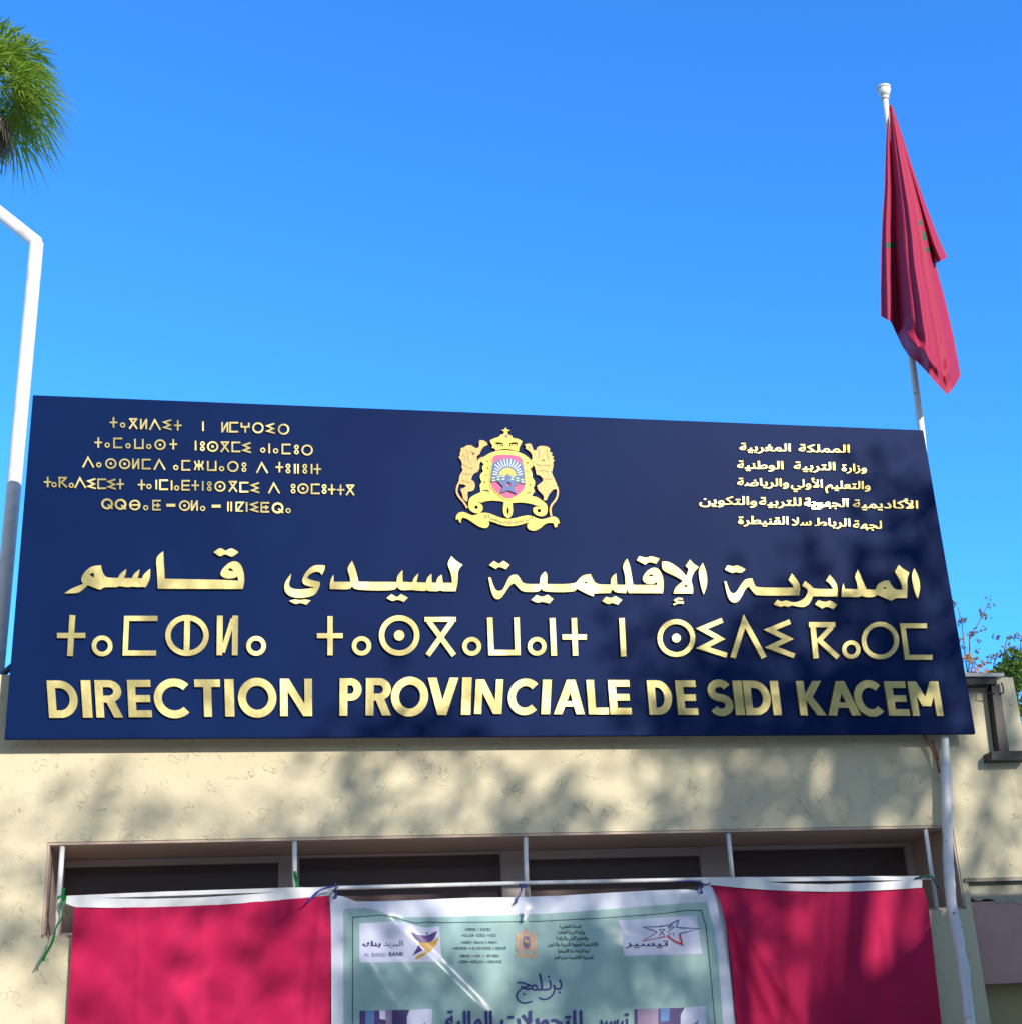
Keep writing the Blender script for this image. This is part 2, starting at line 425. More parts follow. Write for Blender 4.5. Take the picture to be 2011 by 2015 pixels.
Msign = lambda p, y: P(p[0], p[1], y) if False else Vector((P(p[0], p[1], -.013).x, y, P(p[0], p[1], -.013).z))
cA = crop(60, 1040, 940 / 1928); cB = crop(900, 1040, 1040 / 1928)
cC = crop(60, 800, 680 / 1928); cD = crop(1340, 840, 500 / 1928); cE = crop(860, 820, 280 / 1928)
LH = .013
def G(C, h=LH): return Glyph(C, Msign, h)

# --- the big Arabic line
g1 = crop(110, 1060, 390 / 1928); g2 = crop(540, 1060, 390 / 1928); g3 = crop(940, 1060, 460 / 1928); g4 = crop(1400, 1080, 440 / 1928)
def word(C, polys, name='raised_word'):
    g = G(C)
    for p in polys:
        if isinstance(p, dict): g.poly(p['o'], p['h'])
        else: g.poly(p)
    return obj(name, g.bm, M_gold, SIGN)
word(g1, [dict(o=[(82, 533), (150, 485), (268, 440), (245, 415), (250, 370), (290, 310), (350, 267), (440, 258), (446, 300), (465, 350), (495, 380), (605, 382), (625, 340), (685, 295), (680, 345), (658, 382), (740, 385), (755, 345), (815, 298), (808, 345), (792, 385), (840, 385), (850, 350), (918, 292), (918, 385), (878, 470), (860, 475), (845, 468), (800, 472), (742, 465), (700, 474), (612, 460), (590, 474), (470, 470), (440, 495), (415, 495), (310, 452), (235, 520), (190, 532)],
                h=[[(325, 345), (370, 330), (372, 380), (350, 370)]]),
          dict(o=[(970, 180), (1045, 122), (1052, 250), (1060, 390), (1400, 397), (1660, 402), (1775, 410), (1768, 365), (1735, 385), (1660, 390), (1605, 365), (1600, 330), (1640, 270), (1700, 225), (1760, 218), (1805, 255), (1832, 340), (1835, 420), (1818, 490), (990, 487), (985, 330)],
               h=[[(1672, 300), (1700, 285), (1732, 312), (1700, 318)]]),
          [(1535, 132), (1590, 90), (1625, 100), (1650, 120), (1700, 92), (1740, 105), (1778, 132), (1720, 177), (1690, 170), (1648, 148), (1600, 174), (1580, 165)]])
word(g2, [[(165, 338), (160, 380), (143, 430), (145, 465), (180, 490), (260, 495), (340, 485), (400, 475), (300, 455), (270, 425), (275, 385), (310, 320), (370, 265), (430, 255), (492, 262), (490, 300), (462, 355), (445, 325), (400, 320), (345, 345), (318, 380), (345, 400), (440, 420), (448, 450), (405, 540), (350, 565), (250, 580), (160, 565), (110, 530), (95, 480), (105, 420)],
          [(145, 605), (195, 590), (250, 600), (300, 590), (355, 602), (310, 643), (252, 622), (205, 640)],
          [(540, 490), (540, 440), (552, 390), (577, 352), (578, 420), (740, 420), (735, 370), (705, 290), (757, 215), (790, 290), (820, 420), (1190, 422), (1195, 360), (1248, 305), (1250, 420), (1345, 425), (1360, 380), (1402, 338), (1385, 425), (1475, 428), (1490, 375), (1530, 342), (1532, 428), (1575, 430), (1590, 375), (1630, 350), (1640, 430), (1730, 430), (1720, 330), (1680, 245), (1725, 170), (1765, 215), (1832, 255), (1785, 305), (1788, 420), (1765, 512), (1630, 512), (1615, 500), (1600, 512), (1500, 512), (1485, 500), (1470, 510), (1370, 505), (1345, 498), (1225, 505), (1197, 468), (1165, 508), (785, 500), (757, 460), (735, 497)],
          [(1093, 578), (1140, 540), (1195, 570), (1235, 540), (1300, 575), (1260, 615), (1195, 590), (1150, 612)]])
word(g3, [dict(o=[(90, 320), (110, 320), (130, 390), (155, 430), (190, 432), (215, 415), (245, 340), (275, 300), (325, 295), (350, 330), (375, 375), (510, 375), (515, 310), (552, 272), (572, 290), (570, 375), (805, 375), (830, 335), (870, 300), (930, 292), (950, 340), (980, 378), (1095, 380), (1098, 320), (1140, 285), (1148, 380), (1218, 382), (1215, 300), (1190, 225), (1230, 165), (1255, 220), (1280, 382), (1480, 382), (1480, 355), (1440, 378), (1385, 370), (1358, 345), (1362, 310), (1400, 260), (1450, 235), (1495, 250), (1525, 310), (1533, 380), (1525, 450), (1245, 450), (1232, 418), (1222, 450), (1135, 445), (1108, 415), (1092, 450), (955, 452), (955, 475), (930, 470), (815, 412), (795, 442), (545, 440), (522, 410), (505, 440), (370, 440), (335, 405), (300, 368), (265, 385), (230, 440), (190, 500), (145, 500), (115, 450)],
                h=[[(865, 360), (895, 352), (910, 375)], [(1400, 300), (1430, 290), (1455, 310), (1420, 312)]]),
          [(95, 218), (135, 183), (175, 208), (215, 183), (263, 215), (235, 253), (178, 230), (150, 250)],
          [(438, 505), (485, 465), (530, 485), (575, 462), (622, 498), (590, 535), (530, 518), (490, 532)],
          [(1025, 515), (1055, 480), (1105, 492), (1130, 473), (1190, 505), (1155, 545), (1105, 528), (1075, 545)],
          [(1310, 178), (1330, 145), (1395, 160), (1425, 142), (1497, 165), (1470, 207), (1410, 190), (1380, 215)],
          dict(o=[(1520, 190), (1570, 188), (1650, 235), (1720, 310), (1738, 250), (1712, 225), (1748, 172), (1775, 205), (1820, 235), (1780, 275), (1755, 345), (1775, 400), (1772, 453), (1612, 453), (1628, 400), (1692, 350), (1640, 315), (1530, 268), (1515, 230)],
               h=[[(1692, 400), (1718, 375), (1730, 400)]]),
          stroke_outline([(1688, 500), (1650, 492), (1625, 508), (1650, 522), (1694, 524)], 13), stroke_outline([(1612, 546), (1650, 528), (1696, 532)], 13),
          [(1815, 258), (1855, 200), (1885, 270), (1893, 380), (1862, 460), (1840, 400)]])
word(g4, [[(110, 280), (125, 280), (155, 370), (185, 388), (215, 375), (260, 295), (295, 258), (350, 255), (370, 310), (390, 335), (710, 335), (700, 310), (662, 270), (692, 212), (740, 270), (765, 320), (758, 402), (405, 405), (370, 390), (320, 325), (290, 345), (250, 430), (215, 465), (170, 462), (135, 410)],
          [(115, 180), (135, 142), (190, 152), (225, 138), (292, 178), (255, 212), (205, 198), (180, 212)],
          [(535, 478), (568, 438), (605, 458), (640, 440), (690, 462), (740, 460), (800, 430), (828, 380), (830, 350), (780, 318), (805, 278), (860, 320), (880, 345), (1050, 348), (1020, 300), (985, 275), (1018, 222), (1070, 285), (1088, 340), (1085, 412), (875, 410), (850, 470), (800, 505), (740, 500), (690, 485), (660, 505), (625, 490), (595, 505)],
          [(890, 478), (920, 442), (985, 462), (1020, 442), (1085, 482), (1050, 520), (988, 495), (955, 518)],
          dict(o=[(1122, 415), (1122, 345), (1135, 297), (1150, 345), (1260, 350), (1255, 290), (1232, 240), (1262, 178), (1290, 240), (1335, 350), (1415, 352), (1430, 310), (1480, 275), (1530, 272), (1555, 320), (1590, 355), (1645, 352), (1640, 300), (1580, 195), (1615, 140), (1655, 175), (1705, 205), (1685, 260), (1690, 340), (1685, 425), (1578, 425), (1555, 450), (1425, 395), (1410, 418), (1315, 418), (1295, 400), (1285, 418)],
               h=[[(1470, 340), (1510, 325), (1500, 348)]]),
          [(1720, 230), (1748, 168), (1785, 240), (1803, 340), (1778, 430), (1755, 390)]])

# --- the big Tifinagh line
def L(C, fn):
    g = G(C); fn(g); obj('raised_letter', g.bm, M_gold, SIGN)
S_ = lambda *a: (lambda g: [g.stroke(p, w_ * .9) for p, w_ in a])
Rg = lambda cx, cy, r, w_, dot=0, ry=None: (lambda g: (g.ring(cx, cy, r, ry or r, w_ * .9), g.disc(cx, cy, dot) if dot else None))
def both(*f): return lambda g: [h(g) for h in f]
L(cA, S_(([(169, 350), (159, 515)], 26), ([(107, 432), (221, 432)], 23)))
L(cA, Rg(289, 474, 33, 20))
L(cA, S_(([(513, 363), (388, 363), (382, 503), (507, 503)], 23)))
L(cA, both(Rg(632, 432, 77, 24, 0, 72), S_(([(633, 365), (630, 500)], 26))))
L(cA, S_(([(765, 352), (763, 512)], 26), ([(827, 352), (825, 512)], 26), ([(818, 365), (775, 500)], 22)))
L(cA, Rg(911, 474, 31, 20))
L(cA, S_(([(1210, 354), (1210, 512)], 24), ([(1157, 433), (1261, 433)], 22)))
L(cA, Rg(1337, 474, 30, 20)); L(cA, Rg(1489, 432, 71, 24, 21))
L(cA, S_(([(1592, 367), (1718, 367)], 21), ([(1608, 374), (1710, 512)], 23), ([(1703, 374), (1604, 512)], 23)))
L(cA, Rg(1782, 476, 29, 20))
L(cB, S_(([(119, 325), (124, 453), (220, 453), (216, 325)], 22)))
L(cB, Rg(290, 430, 26, 18)); L(cB, S_(([(346, 327), (352, 464)], 23)))
L(cB, S_(([(425, 327), (430, 464)], 22), ([(382, 396), (471, 396)], 21)))
L(cB, S_(([(599, 327), (606, 467)], 22))); L(cB, Rg(798, 400, 60, 20, 16))
L(cB, S_(([(966, 335), (890, 366), (958, 403), (893, 435), (982, 463)], 20)))
L(cB, S_(([(1005, 472), (1046, 338), (1119, 472)], 22)))
L(cB, S_(([(1213, 340), (1139, 370), (1206, 403), (1144, 433), (1229, 465)], 20)))
L(cB, S_(([(1282, 351), (1378, 351)], 21), ([(1297, 358), (1308, 474)], 22), ([(1366, 360), (1320, 408), (1389, 471)], 20)))
L(cB, Rg(1437, 442, 26, 17)); L(cB, Rg(1543, 409, 60, 19))
L(cB, S_(([(1713, 355), (1625, 355), (1641, 470), (1733, 470)], 20)))

# --- the French line: geometric capitals set in their boxes
def cap(C, ch, x0, x1, y0, y1, w_, sk=0.0):
    cx = (x0 + x1) / 2; ym = (y0 + y1) / 2
    C2 = lambda p: C((p[0] + sk * (p[1] - ym), p[1]))
    g = Glyph(C2, Msign, LH); h = w_ / 2; hw = w_ * .56
    rect = lambda a, b_, c_, d: g.poly([(a, c_), (b_, c_), (b_, d), (a, d)], it=0)
    slab = lambda xa, ya, xb, yb, k=hw: g.poly([(xa - k, ya), (xa + k, ya), (xb + k, yb), (xb - k, yb)], it=0)
    if ch == 'I': rect(x0, x1, y0, y1)
    elif ch == 'D':
        k = x0 + (x1 - x0) * .40; r = x1 - k
        g.poly([(x0, y0), (k, y0)] + circ(k, ym, r, ym - y0, 20, -88, 88) + [(k, y1), (x0, y1)],
               [[(x0 + w_, y0 + w_ * .95), (k, y0 + w_ * .95)] + circ(k, ym, r - w_, ym - y0 - w_ * .95, 20, -88, 88) + [(k, y1 - w_ * .95), (x0 + w_, y1 - w_ * .95)]], 0)
    elif ch in 'PR':
        yb = y0 + (y1 - y0) * .60; k = x0 + (x1 - x0) * .50; yc = (y0 + yb) / 2; ww = w_ * .88; xe = x1 if ch == 'P' else x1 - 2
        rect(x0, x0 + w_, y0, y1)
        g.poly([(x0, y0), (k, y0)] + circ(k, yc, xe - k, yc - y0, 18, -88, 88) + [(k, yb), (x0, yb)],
               [[(x0 + w_, y0 + ww), (k, y0 + ww)] + circ(k, yc, xe - k - w_, yc - y0 - ww, 18, -88, 88) + [(k, yb - ww), (x0 + w_, yb - ww)]], 0)
        if ch == 'R': slab(k - 2, yb - ww * .8, x1 - hw, y1)
    elif ch == 'E':
        rect(x0, x0 + w_, y0, y1); t = w_ * .88
        for yy in (y0, ym - t / 2, y1 - t): rect(x0 + 1, x1 - (4 if yy == ym - t / 2 else 0), yy, yy + t)
    elif ch == 'L': rect(x0, x0 + w_, y0, y1); rect(x0 + 1, x1, y1 - w_ * .9, y1)
    elif ch == 'T': rect(x0, x1, y0, y0 + w_ * .95); rect(cx - h, cx + h, y0 + 1, y1)
    elif ch == 'O': g.ring(cx, ym, (x1 - x0) / 2 - h, (y1 - y0) / 2 - h, w_, n=48)
    elif ch == 'C':
        rx = (x1 - x0) * .575; xc_ = x0 + rx
        ro = circ(xc_, ym, rx, (y1 - y0) / 2, 30, 45, 315); ri = circ(xc_, ym, rx - w_, (y1 - y0) / 2 - w_, 30, 315, 45)
        g.poly(ro + ri, it=0)
    elif ch == 'N': rect(x0, x0 + w_ * .95, y0, y1); rect(x1 - w_ * .95, x1, y0, y1); slab(x0 + hw, y0, x1 - hw, y1)
    elif ch == 'V': slab(x0 + hw, y0, cx, y1); slab(x1 - hw, y0, cx, y1)
    elif ch == 'A':
        slab(cx, y0, x0 + hw, y1); slab(cx, y0, x1 - hw, y1); yb = y0 + (y1 - y0) * .62
        rect(x0 + (x1 - x0) * .26, x1 - (x1 - x0) * .26, yb, yb + w_ * .72)
    elif ch == 'K':
        rect(x0, x0 + w_, y0, y1); slab(x1 - hw - 4, y0, x0 + w_ * 1.05, ym + 8, hw * 1.05); slab(x0 + w_ * 1.35, ym - 4, x1 - hw, y1, hw * 1.05)
    elif ch == 'M':
        rect(x0, x0 + w_ * .9, y0, y1); rect(x1 - w_ * .9, x1, y0, y1); yb = y0 + (y1 - y0) * .72
        slab(x0 + hw, y0, cx, yb); slab(x1 - hw, y0, cx, yb)
    elif ch == 'S':
        H = y1 - y0; r1 = (H / 2 + w_ * .5 - w_) / 2 ; xm = (x1 - x0) / 2 - h
        yt = y0 + h + (H - w_) / 4; yb = y1 - h - (H - w_) / 4; ry = (H - w_) / 4
        top_ = circ(cx, yt, xm, ry, 16, -28, -270); bot = circ(cx, yb, xm, ry, 16, -90, 152)
        g.stroke(top_ + bot[1:], w_)
    obj('raised_letter', g.bm, M_gold, SIGN)
skew = lambda px: -.083 + (px - 40) * .255 / 1830
for ch, a, c_ in (('D', 70, 190), ('I', 207, 246), ('R', 262, 370), ('E', 393, 487), ('C', 498, 642), ('T', 663, 767), ('I', 785, 822), ('O', 838, 993), ('N', 1008, 1137),
                  ('P', 1248, 1337), ('R', 1354, 1457), ('O', 1456, 1606), ('V', 1602, 1726), ('I', 1741, 1779)):
    dy = (a - 70) * -.0075; o = 5 if ch in 'OC' else 0
    cap(cA, ch, a, c_, 614 + dy - o, 765 + dy + o, 32, -skew(60 + (a + c_) / 2 * .4876) * 1.0)
for ch, a, c_ in (('N', 65, 165), ('C', 185, 293), ('I', 308, 340), ('A', 354, 467), ('L', 474, 548), ('E', 553, 631), ('D', 695, 782), ('E', 799, 873), ('S', 915, 1003), ('I', 1009, 1042),
                  ('D', 1046, 1142), ('I', 1146, 1176), ('K', 1243, 1338), ('A', 1345, 1463), ('C', 1448, 1551), ('E', 1566, 1642), ('M', 1652, 1764)):
    dy = (a - 65) * .0045; o = 4 if ch in 'CS' else 0
    cap(cB, ch, a, c_, 551 + dy - o, 677 + dy + o, 27.5, -skew(900 + (a + c_) / 2 * .5394) * -1.0 if a > 400 else -skew(1000))

# --- the small Tifinagh lines, one mesh per word
def tif(g, ch, cx, cy, h=58, w_=9.5):
    k = h / 58.0; s = lambda pts: g.stroke([(cx + x * k, cy + y * k) for x, y in pts], w_)
    if ch == '+': s([(0, -29), (0, 29)]); s([(-21, 0), (21, 0)])
    elif ch == 'o': g.ring(cx, cy, 11 * k, 11 * k, w_ * .8, n=18)
    elif ch == 'X': s([(-23, -26), (23, -26)]); s([(-17, -24), (22, 29)]); s([(17, -24), (-22, 29)])
    elif ch == 'H': s([(-15, -29), (-15, 29)]); s([(15, -29), (15, 29)]); s([(13, -24), (-13, 24)])
    elif ch == 'A': s([(-30, 29), (-2, -26), (30, 29)])
    elif ch == 'S': s([(22, -27), (-18, -14), (15, 2), (-17, 15), (24, 27)])
    elif ch == '|': s([(0, -27), (0, 27)])
    elif ch == 'C': s([(25, -25), (-20, -25), (-20, 25), (25, 25)])
    elif ch == 'Y': s([(-21, -27), (-21, -4), (20, -4), (20, -27)]); s([(0, -4), (0, 29)])
    elif ch == 'O': g.ring(cx, cy, 27 * k, 26 * k, w_, n=28)
    elif ch == '@': g.ring(cx, cy, 27 * k, 25 * k, w_, n=28); g.disc(cx, cy, 8 * k, n=12)
    elif ch == 'U': s([(-22, -27), (-22, 24), (22, 24), (22, -27)])
    elif ch == ':': g.ring(cx, cy - 14 * k, 9.5 * k, 9.5 * k, w_ * .8, n=14); g.ring(cx, cy + 14 * k, 9.5 * k, 9.5 * k, w_ * .8, n=14)
    elif ch == 'Z': s([(0, -28), (0, 28)]); s([(-24, -24), (-16, -3), (16, -3), (24, -24)]); s([(-24, 26), (-16, 5), (16, 5), (24, 26)])
    elif ch == '"': s([(-9, -27), (-9, 27)]); s([(9, -27), (9, 27)])
    elif ch == 'K': s([(-24, -26), (24, -26)]); s([(-17, -22), (-17, 28)]); s([(18, -22), (-6, 0), (24, 28)])
    elif ch == 'E': s([(25, -25), (-18, -25), (-18, 25), (25, 25)]); s([(-18, 0), (22, 0)])
    elif ch == 'T': s([(25, -25), (-18, -25), (-18, 25), (25, 25)]); s([(-18, 0), (22, 0)]); s([(8, -12), (8, 12)])
    elif ch == 'Q': g.ring(cx, cy, 27 * k, 25 * k, w_ * 1.3, n=28); s([(4, 4), (30, 27)])
    elif ch == '0': g.ring(cx, cy, 27 * k, 25 * k, w_, n=28); s([(-25, 0), (25, 0)])
    elif ch == '-': g.stroke([(cx - 25 * k, cy), (cx + 25 * k, cy)], w_ * 1.8)
    elif ch == 'q': s([(-18, -27), (-18, 27)]); s([(-18, -24), (20, -24), (-14, 22), (20, 24)])
TL = [[('+', 463, 85), ('o', 514, 100), ('X', 573, 92), ('H', 631, 95), ('A', 695, 98), ('S', 763, 98), ('+', 822, 102)], [('|', 963, 106)],
      [('H', 1085, 112), ('C', 1135, 112), ('Y', 1199, 114), ('O', 1270, 116), ('S', 1340, 119), ('O', 1413, 123)],
      [('+', 378, 197), ('o', 428, 212), ('C', 486, 200), ('o', 544, 216), ('U', 605, 205), ('o', 660, 220), ('@', 723, 210), ('+', 797, 207)],
      [('|', 922, 214), (':', 960, 218), ('@', 1017, 220), ('X', 1085, 222), ('C', 1147, 222), ('S', 1207, 226)], [('o', 1297, 240), ('|', 1333, 230), ('o', 1369, 244), ('C', 1427, 234), (':', 1485, 237), ('O', 1545, 240)],
      [('A', 322, 307), ('o', 381, 322), ('@', 448, 315), ('@', 525, 317), ('H', 587, 317), ('C', 646, 318), ('A', 720, 320)], [('o', 811, 337), ('C', 867, 325), ('Z', 940, 325), ('U', 1012, 328), ('o', 1067, 344), ('O', 1130, 332), (':', 1192, 335)],
      [('A', 1293, 338)], [('+', 1390, 335), (':', 1438, 343), ('"', 1485, 345), (':', 1532, 345), ('|', 1570, 345), ('+', 1602, 346)],
      [('+', 95, 418), ('o', 131, 433), ('K', 178, 420), ('o', 227, 437), ('A', 277, 423), ('S', 340, 427), ('C', 397, 428), ('S', 452, 430), ('+', 500, 430)],
      [('+', 620, 433), ('o', 661, 443), ('|', 702, 433), ('C', 743, 434), ('|', 788, 437), ('o', 816, 452), ('E', 865, 437), ('+', 920, 437), ('|', 962, 440), (':', 998, 442), ('@', 1058, 443), ('X', 1130, 443), ('C', 1192, 447), ('S', 1254, 450)],
      [('A', 1360, 452)], [(':', 1467, 455), ('@', 1522, 455), ('C', 1590, 457), (':', 1640, 458), ('+', 1683, 460), ('+', 1732, 462), ('X', 1785, 463)],
      [('Q', 427, 540), ('Q', 502, 543), ('0', 582, 547), ('o', 643, 562), ('T', 702, 548)], [('-', 783, 548)], [('@', 860, 550), ('H', 915, 550), ('o', 961, 566)], [('-', 1037, 553)],
      [('"', 1112, 555), ('q', 1167, 557), ('|', 1207, 558), ('S', 1250, 558), ('T', 1307, 560), ('Q', 1380, 563), ('o', 1439, 578)]]
for wd in TL:
    g = G(cC, .007)
    for ch, x, y in wd: tif(g, ch, x, y, 58, 9.0)
    obj('raised_word', g.bm, M_gold, SIGN)

# --- the small Arabic lines: outlines of the built-in lettering, joined forms laid out right to left
FORMS = {'ا': 'FE8D', 'ب': 'FE8F', 'ت': 'FE95', 'ة': 'FE93', 'ج': 'FE9D', 'ح': 'FEA1', 'د': 'FEA9', 'ر': 'FEAD', 'ز': 'FEAF', 'س': 'FEB1', 'ص': 'FEB9', 'ض': 'FEBD', 'ط': 'FEC1', 'ع': 'FEC9', 'غ': 'FECD',
         'ق': 'FED5', 'ك': 'FED9', 'ل': 'FEDD', 'م': 'FEE1', 'ن': 'FEE5', 'ه': 'FEE9', 'و': 'FEED', 'ي': 'FEF1', 'X': 'FEF7', 'Y': 'FEFB', 'W': 'FEF9'}
NJ = 'اةدرزوXYW'
def shape(wd):
    wd = wd.replace('لأ', 'X').replace('لا', 'Y').replace('لإ', 'W'); out = []
    for i, ch in enumerate(wd):
        p = i > 0 and wd[i - 1] not in NJ; nx = i < len(wd) - 1 and ch not in NJ
        f = int(FORMS[ch], 16)
        k = (1 if p else 0) if ch in NJ else ((3 if nx else 1) if p else (2 if nx else 0))
        out.append(chr(f + k))
    return out[::-1]
_gc = {}
def glyph_mesh(ch):
    if ch in _gc: return _gc[ch]
    if ch == '\uFE93':
        o_ = chaikin([(.02, .15), (.05, .03), (.17, -.012), (.29, .03), (.335, .14), (.29, .29), (.20, .40), (.13, .46), (.085, .40), (.15, .33), (.05, .26)], 2); h_ = chaikin([(.115, .16), (.13, .095), (.18, .08), (.235, .10), (.25, .16), (.21, .25), (.17, .28), (.13, .23)], 2)
        d1, d2 = circ(.11, .60, .055, n=12), circ(.26, .60, .055, n=12); v = []; f = []
        for Ls in ([o_, h_], [d1], [d2]):
            k = len(v); v += [p for L_ in Ls for p in L_]
            f += [tuple(i + k for i in t) for t in tessellate_polygon([[Vector((p[0], p[1], 0)) for p in L_] for L_ in Ls])]
        _gc[ch] = (v, f, .38); return _gc[ch]
    def m_(s):
        cu = bpy.data.curves.new('lettering', 'FONT'); cu.body = s; cu.resolution_u = 3; cu.offset = .002 if '\uFE93' in s else 0
        o = bpy.data.objects.new('lettering', cu); COL.objects.link(o); bpy.context.view_layer.update()
        me = o.to_mesh(); vs_ = [(v.co.x, v.co.y) for v in me.vertices]; fs = [tuple(p.vertices) for p in me.polygons]
        o.to_mesh_clear(); bpy.data.objects.remove(o); bpy.data.curves.remove(cu)
        return vs_, fs
    v, f = m_(ch); vi, _ = m_('I'); v2, _ = m_(ch + 'I')
    adv = max(p[0] for p in v2) - max(p[0] for p in vi)
    _gc[ch] = (v, f, adv); return _gc[ch]
def text_mesh(bm, wd, M, y1, y0, X0, X1, base, height, slope=0.0, bold=.02, sides=True, latin=False, mi=0):
    """word set between X0 and X1 on a baseline (2-D, y down), tall letters 'height' high"""
    chars = list(wd) if latin else shape(wd)
    items = []; x = 0
    for ch in chars:
        if ch == ' ': x += .3; continue
        v, f, adv = glyph_mesh(ch); items.append((v, f, x)); x += adv
    lo = min(p[0] + xx for v, f, xx in items for p in v); hi = max(p[0] + xx for v, f, xx in items for p in v)
    sx = (X1 - X0) / (hi - lo); sy = height / .72
    k = 0
    for v, f, xx in items:
        for dx, dz in (((0, 0), (bold, 0), (0, bold), (bold, bold), (-bold, bold * .5)) if bold else ((0, 0),)):
            k += 1; yy = y1 - .00012 * (k % 17)
            def T(p):
                X = X0 + (p[0] + xx + dx - lo) * sx
                return (X, base + slope * (X - X0) - (p[1] + dz) * sy)
            fr = [bm.verts.new(M(T(p), yy)) for p in v]
            ec = {}
            for q in f:
                try: fc = bm.faces.new([fr[i] for i in q])
                except ValueError: continue
                fc.material_index = mi
                fc.normal_update()
                if fc.normal.y > 0: fc.normal_flip()
                for a, c in zip(q, q[1:] + q[:1]):
                    key = (min(a, c), max(a, c)); ec[key] = ec.get(key, 0) + 1
            if sides:
                bk = [bm.verts.new(M(T(p), y0)) for p in v]
                for (a, c), m in ec.items():
                    if m == 1:
                        fc = bm.faces.new((fr[a], fr[c], bk[c], bk[a])); fc.material_index = mi
MD = lambda p, y: Msign(cD(p), y)
for wd, x0, x1, b0, hh in (('المغربية', 448, 832, 178, 58), ('المملكة', 897, 1280, 187, 58), ('الوطنية', 430, 775, 314, 60), ('التربية', 860, 1170, 322, 60), ('وزارة', 1225, 1410, 333, 55),
                           ('والرياضة', 430, 818, 444, 58), ('الأولي', 838, 1075, 455, 60), ('والتعليم', 1100, 1438, 466, 60), ('والتكوين', 143, 575, 585, 64), ('للتربية', 597, 912, 594, 62),
                           ('الجهوية', 940, 1270, 602, 62), ('الأكاديمية', 1310, 1800, 612, 62), ('القنيطرة', 437, 815, 734, 60), ('سلا', 845, 990, 744, 60), ('الرباط', 1018, 1285, 750, 60), ('لجهة', 1310, 1525, 768, 60)):
    bm = bmesh.new(); text_mesh(bm, wd, MD, -.007, 0, x0, x1, b0, hh, .012, .024)
    obj('raised_word', bm, M_polish if wd == 'الجهوية' else M_gold, SIGN)

